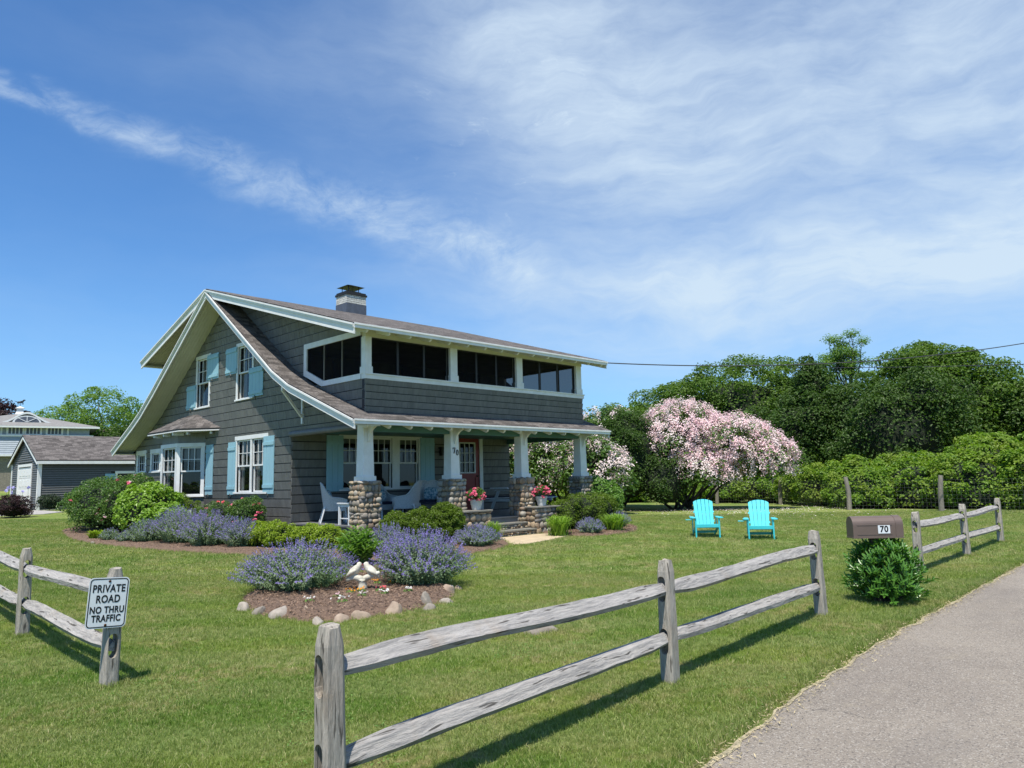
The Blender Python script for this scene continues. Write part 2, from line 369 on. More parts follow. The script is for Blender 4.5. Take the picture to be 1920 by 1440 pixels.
def turfmat():
    m, k, o = newmat('lawn turf'); b = k.n('ShaderNodeBsdfPrincipled'); pos = k.n('ShaderNodeNewGeometry').outputs['Position']
    c = grasscolor(k, pos); nn = k.noise(pos, 38, 4, .7)
    c = k.mix(k.ramp(nn, .35, .65, 0, .55), c, k.mix(1., c, (.42, .5, .4), 'MULTIPLY'))
    k.put(b.inputs['Base Color'], c); b.inputs['Roughness'].default_value = .9; b.inputs['Specular IOR Level'].default_value = .15
    bp = k.n('ShaderNodeBump'); bp.inputs['Strength'].default_value = 1; bp.inputs['Distance'].default_value = .04
    k.put(bp.inputs['Height'], k.noise(pos, 45, 4, .7)); k.put(b.inputs['Normal'], bp.outputs[0]); k.put(o.inputs[0], b.outputs[0]); return m
M['turf'] = turfmat()
def blademat(name='grass blade', k1=1.0):
    m, k, o = newmat(name); b = k.n('ShaderNodeBsdfPrincipled'); pos = k.n('ShaderNodeNewGeometry').outputs['Position']
    c = grasscolor(k, pos); r = island(k)
    c = k.mix(k.ramp(r, .0, .45, .50, 0), c, (.065, .125, .018)); c = k.mix(k.ramp(r, .45, 1., .0, .65), c, (.40*k1, .45*k1, .14*k1)); c = k.mix(k.ramp(r, .88, .95, 0, .85), c, (.46, .41, .22))
    k.put(b.inputs['Base Color'], c); b.inputs['Roughness'].default_value = .5; b.inputs['Specular IOR Level'].default_value = .35
    t = k.n('ShaderNodeBsdfTranslucent'); k.put(t.inputs[0], k.mix(1., c, (1.3, 1.5, .6), 'MULTIPLY'))
    mx = k.n('ShaderNodeMixShader'); mx.inputs[0].default_value = .3; k.put(mx.inputs[1], b.outputs[0]); k.put(mx.inputs[2], t.outputs[0])
    k.put(o.inputs[0], mx.outputs[0]); return m
M['blade'] = blademat()
M['drygrass'] = simple('dry grass litter', (.36, .31, .20), (.20, .18, .11), 30, .9, .6, 40, per=.3)
def asphalt():
    m, k, o = newmat('old asphalt'); b = k.n('ShaderNodeBsdfPrincipled'); pos = k.n('ShaderNodeNewGeometry').outputs['Position']
    c = k.mix(k.ramp(k.noise(pos, .7, 4, .6), .35, .65), (.235, .205, .170), (.285, .25, .205))
    vo = k.n('ShaderNodeTexVoronoi'); k.put(vo.inputs['Vector'], pos); vo.inputs['Scale'].default_value = 150
    c = k.mix(k.ramp(vo.outputs['Distance'], .15, .5, .4, 0), c, (.16, .145, .125))
    sp = k.n('ShaderNodeTexVoronoi'); k.put(sp.inputs['Vector'], pos); sp.inputs['Scale'].default_value = 120
    se = k.n('ShaderNodeSeparateColor'); k.put(se.inputs[0], sp.outputs['Color'])
    c = k.mix(k.ramp(se.outputs[0], .84, .9, 0, .7), c, (.42, .39, .34)); c = k.mix(k.ramp(se.outputs[1], .86, .92, 0, .7), c, (.075, .07, .066))
    c = k.mix(k.ramp(k.noise(pos, 2.6, 5, .7), .55, .75, 0, .40), c, (.33, .29, .22))
    c = k.mix(k.ramp(k.noise(k.map(pos, (.35, 2.2, 1)), .8, 4, .6), .5, .7, 0, .30), c, (.17, .155, .14))
    cv = k.n('ShaderNodeTexVoronoi', feature='DISTANCE_TO_EDGE'); k.put(cv.inputs['Vector'], k.vmath('ADD', pos, k.vmath('MULTIPLY', k.noise(pos, 1.5, 4, .7, 0, 1), (.7, .7, 0)))); cv.inputs['Scale'].default_value = .55
    c = k.mix(k.math('MULTIPLY', k.ramp(cv.outputs[0], .0, .006, .7, 0), k.ramp(k.noise(pos, .6, 2), .45, .6)), c, (.10, .09, .08))
    k.put(b.inputs['Base Color'], c); b.inputs['Roughness'].default_value = .9; b.inputs['Specular IOR Level'].default_value = .25
    bp = k.n('ShaderNodeBump'); bp.inputs['Strength'].default_value = .9; bp.inputs['Distance'].default_value = .006
    k.put(bp.inputs['Height'], vo.outputs['Distance']); k.put(b.inputs['Normal'], bp.outputs[0]); k.put(o.inputs[0], b.outputs[0]); return m
M['asphalt'] = asphalt()

# ------------------------------------------------------------------ ground, road
def grid(name, x0, x1, y0, y1, nx, ny, zf, mat):
    X, Y = np.meshgrid(np.linspace(x0, x1, nx), np.linspace(y0, y1, ny)); Z = zf(X, Y)
    V = np.stack([X, Y, Z], -1).reshape(-1, 3); i = np.arange(nx*ny).reshape(ny, nx)
    F = np.stack([i[:-1, :-1], i[:-1, 1:], i[1:, 1:], i[1:, :-1]], -1).reshape(-1, 4)
    return link(name, npmesh(name, V, F, True), mat)
def gz(X, Y): return T(X, Y)
XS = np.concatenate([np.linspace(-900, -30, 12), np.linspace(-28, 60, 120), np.linspace(64, 900, 12)])
YS = np.concatenate([np.linspace(-900, -20, 10), np.linspace(-18, 90, 140), np.linspace(95, 900, 10)])
Xg, Yg = np.meshgrid(XS, YS); V = np.stack([Xg, Yg, gz(Xg, Yg)], -1).reshape(-1, 3)
ii = np.arange(V.shape[0]).reshape(len(YS), len(XS))
Fq = np.stack([ii[:-1, :-1], ii[:-1, 1:], ii[1:, 1:], ii[1:, :-1]], -1).reshape(-1, 4)
tag(link('ground', npmesh('ground', V, Fq, True), M['turf']), kind='structure')
ROAD = [(-60, -20), (-20, -14.0), (-11, -12.72), (-8, -12.42), (-6.08, -12.22), (-4.71, -12.06), (-3.19, -11.95), (-1.53, -11.87), (1.5, -11.80), (4.99, -11.72), (12, -11.6), (30, -11.4), (80, -10.5)]
def road_y(x):
    return np.interp(x, [p[0] for p in ROAD], [p[1] for p in ROAD])
rx = np.concatenate([np.linspace(-60, -12, 20), np.arange(-11.9, 14, .06), np.linspace(14.5, 80, 40)])
edge = road_y(rx)+np.array([mnoise.noise(Vector((x*2.2, 3, 0)))*.05+mnoise.noise(Vector((x*6, 3, 0)))*.02 for x in rx])
Vr = []; 
for x, y in zip(rx, edge): Vr += [(x, y, .012), (x, y-5.8, .012)]
n = len(rx); Fr_ = [(2*i, 2*i+1, 2*i+3, 2*i+2) for i in range(n-1)]
tag(link('road', npmesh('road', np.array(Vr), np.array(Fr_)), M['asphalt']), kind='structure')
# strip of dry clippings and grit along the road edge
e2 = edge+np.array([.01+.02*abs(mnoise.noise(Vector((x*3.1, 9, 0)))) for x in rx])
e0 = edge-np.array([.006+.06*max(0, mnoise.noise(Vector((x*1.3, 5, 0)))+.0)+.02*abs(mnoise.noise(Vector((x*5, 5, 0)))) for x in rx])
Vr = []
for x, a, b in zip(rx, e0, e2): Vr += [(x, a, .016), (x, b, .017)]
tag(link('verge', npmesh('verge', np.array(Vr), np.array(Fr_)), M['drygrass']), kind='structure')
# ------------------------------------------------------------------ shingles
def clip(poly, a, b):
    """keep the side of line a->b that lies to the left"""
    out = []; n = len(poly)
    for i in range(n):
        p, q = poly[i], poly[(i+1) % n]
        sp = (b[0]-a[0])*(p[1]-a[1])-(b[1]-a[1])*(p[0]-a[0]); sq = (b[0]-a[0])*(q[1]-a[1])-(b[1]-a[1])*(q[0]-a[0])
        if sp >= 0: out.append(p)
        if sp*sq < 0:
            t = sp/(sp-sq); out.append((p[0]+(q[0]-p[0])*t, p[1]+(q[1]-p[1])*t))
    return out
def ccw(P):
    a = sum(P[i][0]*P[(i+1) % len(P)][1]-P[(i+1) % len(P)][0]*P[i][1] for i in range(len(P)))
    return P if a > 0 else P[::-1]
def rect_minus(r, holes):
    rs = [r]
    for h in holes:
        nr = []
        for (a, b, c, d) in rs:
            if h[0] >= b or h[1] <= a or h[2] >= d or h[3] <= c: nr.append((a, b, c, d)); continue
            if h[0] > a: nr.append((a, h[0], c, d))
            if h[1] < b: nr.append((h[1], b, c, d))
            a2, b2 = max(a, h[0]), min(b, h[1])
            if h[2] > c: nr.append((a2, b2, c, h[2]))
            if h[3] < d: nr.append((a2, b2, h[3], d))
        rs = nr
    return rs
def shingle_pieces(fr, polys, holes, v0, v1, u0, u1, h, wmin, wmax, t_lo, t_hi, gap=.005, vgap=.0, jit=0., seed=1):
    """list of (verts, faces, centre, area)"""
    R = random.Random(seed); out = []; polys = [ccw(p) for p in polys]; nrow = int(math.ceil((v1-v0)/h)); prev = []
    for r in range(nrow):
        a = v0+r*h; b = a+h; u = u0-R.uniform(0, wmax)
        while u < u1:
            w = R.uniform(wmin, wmax); j = R.uniform(-jit, jit); dt = R.uniform(0, .003)
            for (ua, ub, va, vb) in rect_minus((u+gap/2, u+w-gap/2, a+vgap, b), holes):
                if ub-ua < .012 or vb-va < .012: continue
                for P in polys:
                    q = [(ua, va), (ub, va), (ub, vb), (ua, vb)]
                    for i in range(len(P)):
                        q = clip(q, P[i], P[(i+1) % len(P)])
                        if len(q) < 3: break
                    if len(q) < 3: continue
                    us = [x[0] for x in q]; vs = [x[1] for x in q]
                    ar = (max(us)-min(us))*(max(vs)-min(vs))
                    if ar < 2e-4: continue
                    n_ = len(q); V = []
                    for (x, y) in q: V.append(fr.p(x, y+(j if abs(y-a-vgap) < 1e-6 else 0), t_hi+dt+(t_lo-t_hi)*(1-(y-a)/h)))
                    for (x, y) in q: V.append(fr.p(x, y+(j if abs(y-a-vgap) < 1e-6 else 0), 0))
                    F = [tuple(range(n_))]+[(i, n_+i, n_+(i+1) % n_, (i+1) % n_) for i in range(n_)]
                    c = fr.p(sum(us)/n_, sum(vs)/n_, 0)
                    out.append((V, F, c, ar))
            u += w
    return out
def emit(pieces, name, mat, parent, limit=300, pname=None):
    """the pieces that show largest become objects, the rest one part"""
    sc = []
    for i, (V, F, c, ar) in enumerate(pieces):
        d = c-CAM; z = d.dot(Fv); px = 960+FPX*d.dot(R2)/z if z > 0 else -9e9
        nn = (Vector(V[1])-Vector(V[0])).cross(Vector(V[2])-Vector(V[1])); nn.normalize()
        sc.append((-(ar*abs(nn.dot(d.normalized()))/d.length**2) if 0 < px < 1920 else 0, i))
    sc.sort(); pick = set(i for _, i in sc[:limit])
    rest = MB()
    for i, (V, F, c, ar) in enumerate(pieces):
        if i in pick:
            me = bpy.data.meshes.new(name); me.from_pydata([tuple(v) for v in V], [], F); link(name, me, mat, parent)
        else: rest.add(V, F)
    if rest.v:
        me = bpy.data.meshes.new(name+'s'); me.from_pydata(rest.v, [], rest.f)
        tag(link(pname or name+'s', me, mat, parent), kind='stuff')

# ------------------------------------------------------------------ windows and shutters
def window(parent, fr, u0, u1, v0, v1, n=0., cas=.10, lites=(3, 2), double=1, curtain=None, sill=True, head=True, mull=.09, name='window', lower=True):
    """cased double-hung window(s) in the rectangle u0..u1 x v0..v1 (outer edge of the casing)"""
    w = MB()
    hh = cas*1.15 if head else cas; sb = .05 if sill else cas
    fr.box(w, u0, u0+cas, v0+sb, v1-hh, n, n+.032); fr.box(w, u1-cas, u1, v0+sb, v1-hh, n, n+.032)
    fr.box(w, u0-.015, u1+.015, v1-hh, v1, n, n+.040)
    if sill: fr.box(w, u0-.02, u1+.02, v0, v0+sb, n, n+.065)
    else: fr.box(w, u0, u1, v0, v0+sb, n, n+.032)
    nw = double; iw = (u1-u0-2*cas-mull*(nw-1))/nw
    for i in range(nw-1):
        a = u0+cas+iw*(i+1)+mull*i; fr.box(w, a, a+mull, v0+sb, v1-hh, n, n+.032)
    fo = w.build(name, M['white'], parent, bevel=.003)
    for i in range(nw):
        a = u0+cas+i*(iw+mull); b = a+iw; c = v0+sb; d = v1-hh; s = .042
        q = MB(); mid = c+(d-c)*.5 if lower else c
        def sash(c, d, nn, lit):
            fr.box(q, a, a+s, c, d, nn-.03, nn); fr.box(q, b-s, b, c, d, nn-.03, nn)
            fr.box(q, a+s, b-s, c, c+s, nn-.03, nn); fr.box(q, a+s, b-s, d-s, d, nn-.03, nn)
            if lit:
                nx, ny = lit
                for k in range(1, nx):
                    x = a+s+(b-a-2*s)*k/nx; fr.box(q, x-.009, x+.009, c+s, d-s, nn-.022, nn-.006)
                for k in range(1, ny):
                    y = c+s+(d-c-2*s)*k/ny; fr.box(q, a+s, b-s, y-.009, y+.009, nn-.020, nn-.004)
        sash(mid-.02 if lower else c, d, n-.012, lites)
        if lower: sash(c, mid+.02, n-.046, None)
        q.build('sash', M['white'], fo)
        p = MB(); p.add([fr.p(a+s, c+s, n-.075), fr.p(b-s, c+s, n-.075), fr.p(b-s, d-s, n-.075), fr.p(a+s, d-s, n-.075)], [(0, 1, 2, 3)])
        p.build('pane', M['glass'], fo)
        r = MB(); D = .5
        P = [fr.p(x, y, n-z) for z in (.08, D) for x, y in ((a, c), (b, c), (b, d), (a, d))]
        r.add(P, [(4, 5, 6, 7), (0, 1, 5, 4), (1, 2, 6, 5), (2, 3, 7, 6), (3, 0, 4, 7)]); r.build('room_shade_box', M['dark'], fo)  # near-black box paints in the darkness of the room behind the glass
        if curtain:
            cv = MB(); kind, frac = curtain
            if kind == 'blind':
                fr.box(cv, a+.01, b-.01, d-(d-c)*frac, d, n-.13, n-.12)
            elif kind == 'side':
                for (x0, x1) in ((a, a+iw*frac), (b-iw*frac, b)):
                    m_ = 8
                    for j in range(m_):
                        p0 = x0+(x1-x0)*j/m_; p1 = x0+(x1-x0)*(j+1)/m_
                        cv.add([fr.p(p0, c, n-.12-.02*(j % 2)), fr.p(p1, c, n-.12-.02*((j+1) % 2)), fr.p(p1, d, n-.12-.02*((j+1) % 2)), fr.p(p0, d, n-.12-.02*(j % 2))], [(0, 1, 2, 3)])
            cv.build('curtain', M['curtain'], fo)
    return fo
def shutter(parent, fr, u0, u1, v0, v1, n=0., nb=4, hook=True, mat='blue'):
    s = MB(); w = (u1-u0)/nb
    for i in range(nb): fr.box(s, u0+i*w+.003, u0+(i+1)*w-.003, v0, v1, n+.012, n+.034)
    o = s.build('shutter', M[mat], parent)
    b = MB()
    for c in (v0+(v1-v0)*.13, v1-(v1-v0)*.13): fr.box(b, u0+.01, u1-.01, c-.045, c+.045, n+.034, n+.056)
    b.build('batten', M[mat], o)
    if hook:
        k = MB(); um = (u0+u1)/2
        k.tube([fr.p(um, v0-.10, n+.03), fr.p(um+.02, v0-.05, n+.05), fr.p(um, v0-.01, n+.045), fr.p(um-.03, v0+.03, n+.06)], .010, 6); k.build('shutter_dog', M['black'], o)
    return o

# ------------------------------------------------------------------ the house
H = thing('shingled_house', 'grey shingled two storey cottage with blue shutters, screened upper porch and fieldstone pillars', 'house', (0, 0, 0))
RX0, RX1 = -.73, 8.53
YR, ZR = 7.365, 7.50
FK = (2.62, 4.27); FE = (-.61, 3.04); RK = (12.1, 4.42); RE = (15.22, 3.02)
DE = (-.60, 5.20); RD = (12.57, 6.0)
# walls: near-black sheathing, painting shadow lines into the shingle gaps
G = Fr((0, 0, 0), (0, -1, 0), (0, 0, 1))      # gable wall, u = -y, outward = -x
FW = Fr((0, 3.415, 0), (1, 0, 0), (0, 0, 1))   # ground-floor front wall
SF = Fr((0, -.0, 0), (1, 0, 0), (0, 0, 1))    # front of the upper porch
gholes = [(-9.62, -8.53, 4.09, 5.82), (-6.71, -5.61, 4.10, 5.84), (-6.66, -4.67, 1.38, 3.05), (-14.72, -13.76, 2.14, 2.97), (-13.36, -12.38, 2.14, 2.97), (-11.3, -8.74, .9, 3.34), (-2.68, .3, 4.12, 5.2)]
gp = [[(-14.88, .05), (-3.415, .05), (-3.415, 3.02), (-14.88, 3.02)],
      [(-14.88, 3.02), (.0, 3.02), (.0, 4.25), (-12.35, 4.25), (-14.85, 3.12)],
      [(-12.35, 4.25), (.0, 4.25), (.0, 5.18), (-7.365, 7.33), (-12.3, 5.9)]]
def wallboard(name, fr, polys, holes, parent, t=.10, mat='siding'):
    b = MB()
    for P in polys:
        P = ccw(P); us = [p[0] for p in P]; vs = [p[1] for p in P]
        cutu = sorted(set([min(us), max(us)]+[h for q in holes for h in (q[0], q[1]) if min(us) < h < max(us)]))
        for a, c in zip(cutu[:-1], cutu[1:]):
            for (ua, ub, va, vb) in rect_minus((a, c, min(vs), max(vs)), holes):
                q = [(ua, va), (ub, va), (ub, vb), (ua, vb)]
                for i in range(len(P)):
                    q = clip(q, P[i], P[(i+1) % len(P)])
                    if len(q) < 3: break
                if len(q) >= 3: b.prism([fr.p(x, y, -.001) for x, y in q], fr.n*-t)
    return b.build(name, M['roofdark'], parent)
wall = wallboard('gable_wall', G, gp, gholes, H)
pcs = shingle_pieces(G, gp, gholes, .05, 7.4, -14.9, 0.0, .235, .09, .24, .004, .040, gap=.003, vgap=.028, seed=3)
fholes = [(1.44, 4.34, 1.40, 3.03), (5.62, 6.9, .55, 3.14)]
fp = [[(0, .5), (8.15, .5), (8.15, 3.0), (0, 3.0)]]
wallboard('front_wall', FW, fp, fholes, wall)
pcs2 = shingle_pieces(FW, fp, fholes, .62, 3.0, 0.0, 8.15, .235, .10, .24, .004, .040, gap=.003, vgap=.028, seed=5)
sp = [[(-.04, 3.24), (8.0, 3.24), (8.0, 4.05), (-.04, 4.05)]]
wallboard('upper_front_wall', SF, sp, [], wall)
pcs3 = shingle_pieces(SF, sp, [], 3.22, 4.05, -.02, 8.02, .17, .08, .2, .004, .036, gap=.003, vgap=.022, seed=6)
emit(pcs+pcs2+pcs3, 'shingle', M['siding'], wall, 300, 'wall_shingles')
b = MB()   # the sides and back that only another view would show
b.box((8.05, 3.42, .1), (8.15, 14.8, 3.0)); b.box((0.1, 14.75, .1), (8.15, 14.85, 3.05)); b.box((8.0, 7.4, 3), (8.1, 12.1, 5.7))
b.prism([Vector((8.1, y, z)) for y, z in ((0, 3.0), (14.85, 3.0), (12.2, 4.25), (12.2, 5.9), (7.365, 7.3), (3.4, 6.25), (3.4, 3.9), (0, 3.2))], (-.1, 0, 0))
b.box((.1, 12.15, 4.2), (8.0, 12.25, 5.9)); b.build('back_wall', M['siding'], H)
fnd = MB(); fnd.box((0.06, 3.45, -.3), (8.1, 14.8, .1)); fnd.build('foundation', M['mortar'], H)

# roofs as slabs of real thickness, laid with shingles
def slab(mb, prof, x0, x1, t=.11):
    for (a, c) in zip(prof[:-1], prof[1:]):
        A = [Vector((x0, a[0], a[1])), Vector((x1, a[0], a[1])), Vector((x1, c[0], c[1])), Vector((x0, c[0], c[1]))]
        mb.prism(A, (0, 0, -t))
prof_f = [(YR, ZR), (5.0, 5.86), (3.15, 4.58), (2.3, 4.13), FE]; prof_r = [(YR, ZR), (11.4, 4.90), (12.5, 4.24), (13.2, 3.90), RE]
roof = MB()
slab(roof, prof_f, RX0, -.005); slab(roof, prof_f, 8.11, RX1); slab(roof, [(.02, 3.28), FE], -.004, 8.109)
slab(roof, prof_r, RX0, -.005); slab(roof, prof_r, 8.11, RX1); slab(roof, [(12.3, 4.33), (13.2, 3.9), RE], -.004, 8.109)
RO = roof.build('main_roof', M['roofdark'], H)
dm = MB(); slab(dm, [(YR, ZR+.05), DE], RX0, RX1, .09); slab(dm, [(YR, ZR+.05), RD], RX0, RX1, .09)
DR = dm.build('dormer_roof', M['roofdark'], H)
def slope(x0, x1, a, c, seed, rowh=.14):
    d = math.hypot(a[0]-c[0], a[1]-c[1]); s = 1 if c[0] < a[0] else -1
    # v runs up the slope; u so that the normal points up
    o = Vector((x0 if s > 0 else x1, c[0], c[1])); vv = Vector((0, a[0]-c[0], a[1]-c[1]))
    fr = Fr(o, (s, 0, 0), vv); L = x1-x0
    return shingle_pieces(fr, [[(0, 0), (L, 0), (L, d), (0, d)]], [], 0, d, 0, L, rowh, .16, .34, .003, .014, .002, 0, .012, seed)
rp = []
for i, (a, c) in enumerate(zip(prof_f[:-1], prof_f[1:])): rp += slope(RX0-.02, -.01, a, c, 20+i)
rp += slope(-.01, 8.1, (.02, 3.28), FE, 30)
rp += slope(8.1, RX1+.02, (2.3, 4.13), FE, 31)
emit(rp, 'roof_shingle', M['roof'], RO, 300, 'roof_shingles')
rp2 = slope(RX0-.02, RX1+.02, (YR, ZR+.05), DE, 40)
emit(rp2, 'roof_shingle', M['roof'], DR, 60, 'roof_shingles')
rp3 = []
for i, (a, c) in enumerate(zip(prof_r[:-1], prof_r[1:])): rp3 += slope(RX0-.02, 0, a, c, 50+i, .2)
emit(rp3, 'roof_shingle', M['roof'], RO, 0, 'rear_roof_shingles')
# rake boards, crown strips and soffits
def rake(prof, x, dz0, name='rake_board', sgn=-1, h=.22, mat='white'):
    m = MB()
    def off(i, d):
        return (prof[i][0], prof[i][1]+d)
    for i in range(len(prof)-1):
        (y0, z0), (y1, z1) = prof[i], prof[i+1]
        m.prism([Vector((x, y0, z0-dz0)), Vector((x, y1, z1-dz0)), Vector((x, y1, z1-dz0-h)), Vector((x, y0, z0-dz0-h))], (sgn*.035, 0, 0))
        m.prism([Vector((x+sgn*.035, y0, z0-dz0+.01)), Vector((x+sgn*.035, y1, z1-dz0+.01)), Vector((x+sgn*.035, y1, z1-dz0-.075)), Vector((x+sgn*.035, y0, z0-dz0-.075))], (sgn*.03, 0, 0))
        m.prism([Vector((x+sgn*.066, y0, z0-dz0+.012)), Vector((x+sgn*.066, y1, z1-dz0+.012)), Vector((x+sgn*.066, y1, z1-dz0-.03)), Vector((x+sgn*.066, y0, z0-dz0-.03))], (sgn*.02, 0, 0))
    return m.build(name, M[mat], H)
rake(prof_f, RX0+.04, .035, h=.20); rake(prof_r, RX0+.04, .035, h=.20)
rake([(YR, ZR+.05), DE], RX0+.03, .03, h=.23); rake([(YR, ZR+.05), RD], RX0+.03, .03, h=.23)
rake([(YR, ZR+.05), DE], RX1-.03, .03, sgn=1, h=.2); rake(prof_f, RX1-.04, .035, sgn=1, h=.2)
def soffit(prof, x0, x1, dz, name='soffit'):
    m = MB()
    for (a, c) in zip(prof[:-1], prof[1:]):
        L = math.hypot(a[0]-c[0], a[1]-c[1]); nb = max(1, int((x1-x0)/.085))
        for k in range(nb):
            xa = x0+(x1-x0)*k/nb+.003; xb = x0+(x1-x0)*(k+1)/nb-.003
            m.prism([Vector((xa, a[0], a[1]-dz)), Vector((xb, a[0], a[1]-dz)), Vector((xb, c[0], c[1]-dz)), Vector((xa, c[0], c[1]-dz))], (0, 0, -.02))
    o = m.build(name, M['soffit'], H); return o
soffit(prof_f, RX0+.04, -.02, .135); soffit(prof_r, RX0+.04, -.02, .135)
soffit([(YR, ZR+.05), (.0, 5.37+.05)], RX0+.04, -.02, .12); soffit([(YR-.0, ZR+.05), RD], RX0+.04, -.02, .12)
# front eaves: fascia, soffit and rafter tails
for (y, z, yi, zi, dz) in ((DE[0], DE[1], .0, 5.375, .095), (FE[0], FE[1], .0, 3.27, .115)):
    m = MB(); m.box((RX0, y-.005, z-.125), (RX1, y-.035, z-.02)); m.box((RX0-.02, y-.035, z-.055), (RX1+.02, y-.055, z-.012)); m.build('eave_fascia', M['white'], H, bevel=.003)
    m = MB(); m.prism([Vector((RX0+.05, y, z-dz)), Vector((RX1-.05, y, z-dz)), Vector((RX1-.05, yi, zi-dz)), Vector((RX0+.05, yi, zi-dz))], (0, 0, -.012)); m.build('eave_soffit', M['soffit'], H)
    k = 0; x = -.35
    while x < RX1-.1:
        m = MB(); s = (zi-z)/(yi-y)
        m.prism([Vector((x-.025, y+.015, z-dz-.012)), Vector((x-.025, yi, zi-dz-.012)), Vector((x-.025, yi, zi-dz-.12)), Vector((x-.025, y+.09, z-dz-.085)), Vector((x-.025, y+.03, z-dz-.055))], (.05, 0, 0))
        m.build('rafter_tail', M['white'], H); x += .62
m = MB(); m.box((RX0, RE[0], RE[1]-.14), (RX1, RE[0]+.035, RE[1]-.02)); m.box((RX0, RD[0], RD[1]-.14), (RX1, RD[0]+.035, RD[1]-.02)); m.build('rear_fascia', M['white'], H)
m = MB(); m.box((RX0+.05, 12.3, 5.80), (RX1-.05, RD[0], 5.82)); m.box((RX0+.05, 14.9, 2.86), (RX1-.05, RE[0], 2.88)); m.build('rear_soffit', M['soffit'], H)

# windows of the gable
window(H, G, -9.62, -8.53, 4.09, 5.82, curtain=('side', .3)); window(H, G, -6.71, -5.61, 4.10, 5.84, curtain=('side', .36))
window(H, G, -6.66, -4.67, 1.38, 3.05, double=2, curtain=('side', .26), lites=(3, 2))
for (a, c) in ((-14.72, -13.76), (-13.36, -12.38)): window(H, G, a, c, 2.14, 2.97, lites=(3, 2), lower=False, cas=.13)
shutter(H, G, -8.72, -7.90, 4.95, 5.76, .02); shutter(H, G, -10.26, -9.55, 4.12, 4.90, .02)
shutter(H, G, -7.38, -6.64, 4.95, 5.76, .02); shutter(H, G, -5.83, -4.98, 4.14, 4.99, .02)
shutter(H, G, -7.08, -6.60, 1.36, 2.90, .02, 3); shutter(H, G, -4.88, -4.28, 1.38, 2.96, .02, 3)
shutter(H, G, -8.62, -8.12, 1.36, 2.90, .02, 3)
# ground-floor front windows in the shade of the porch
window(H, FW, 1.44, 4.34, 1.40, 3.03, double=3, cas=.11, mull=.26, curtain=('blind', .12)); shutter(H, FW, 1.02, 1.55, 1.40, 2.94, .03, 3, False); shutter(H, FW, 4.28, 4.82, 1.40, 2.94, .03, 3, False)

# bay window
d_ = .60
bw = MB(); 
for (zz0, zz1) in ((.1, 1.32), (2.98, 3.32)):
    bw.prism([Vector((x, y, zz0)) for x, y in [(0.0, 8.8), (-d_, 9.46), (-d_, 10.74), (0.0, 11.3)]], (0, 0, zz1-zz0))
B_ = bw.build('bay_window', M['siding'], H)
def bface(p, q): # frame looking outwards with u to the viewer's right
    return Fr((p[0], p[1], 0), (q[0]-p[0], q[1]-p[1], 0), (0, 0, 1)), math.hypot(q[0]-p[0], q[1]-p[1])
for p, q, cur in (((-d_, 9.46), (0, 8.80), 'blind'), ((-d_, 10.74), (-d_, 9.46), 'side'), ((0, 11.30), (-d_, 10.74), 'side')):
    fr, L = bface(p, q)
    window(H, fr, 0.0, L, 1.30, 2.99, 0., cas=.11, lites=(3, 2), curtain=(cur, .3 if cur == 'blind' else .3))
# bay roof (hip) with shingles
BR = [(-.0, 7.72), (-.86, 8.75), (-.86, 11.35), (0, 12.45)]; ze = 3.40; zr_ = 3.93; ya, yb_ = 9.45, 10.5
m = MB(); top = [Vector((0, ya, zr_)), Vector((0, yb_, zr_))]
bot = [Vector((x, y, ze)) for x, y in BR]; lo = [v-Vector((0, 0, .05)) for v in bot]
m.add(bot+top+lo, [(0, 1, 4), (1, 2, 5, 4), (2, 3, 5), (0, 6, 7, 1), (1, 7, 8, 2), (2, 8, 9, 3), (6, 9, 8, 7)])
BRo = m.build('bay_roof', M['roofdark'], H)
def face_shingles(P3, seed, rowh=.14):
    """P3: lower-left, lower-right (seen from outside), then the rest of the polygon"""
    o = P3[0]; u = (P3[1]-P3[0]).normalized(); nn = u.cross(P3[2]-P3[0]).normalized(); v = nn.cross(u); fr = Fr(o, u, v)
    pl = [((p-o).dot(u), (p-o).dot(v)) for p in P3]; us = [a for a, c in pl]; vs = [c for a, c in pl]
    return shingle_pieces(fr, [pl], [], 0, max(vs), min(us), max(us), rowh, .16, .32, .003, .014, .002, 0, .01, seed)
bp = face_shingles([bot[1], bot[0], top[0]], 61)+face_shingles([bot[2], bot[1], top[0], top[1]], 62)+face_shingles([bot[3], bot[2], top[1]], 63)
emit(bp, 'roof_shingle', M['roof'], BRo, 80, 'roof_shingles')
m = MB(); m.prism([v-Vector((0, 0, .052)) for v in bot], (0, 0, -.03)); m.build('bay_soffit', M['white'], H)
for (x, y, dx, dy) in ((-.15, 8.1, 1, .9), (-.62, 8.72, .6, .9), (-.82, 9.35, 1, 0), (-.82, 10.1, 1, 0), (-.82, 10.9, 1, 0)):
    m = MB(); dv = Vector((dx, dy, 0)).normalized(); p = Vector((x, y, ze-.13)); m.beam(p, p+dv*.35, .07, .09); m.build('bay_bracket', M['white'], H, bevel=.01)

# gable knee brace
m = MB(); m.beam((-.03, 2.82, 3.17), (-.03, 2.82, 3.98), .07, .06, (1, 0, 0)); m.beam((-.64, 2.78, 4.02), (-.06, 2.82, 3.36), .055, .06, (0, 1, 0)); m.beam((-.66, 2.76, 4.05), (-.0, 2.8, 4.05), .07, .07); m.build('knee_brace', M['white'], H)

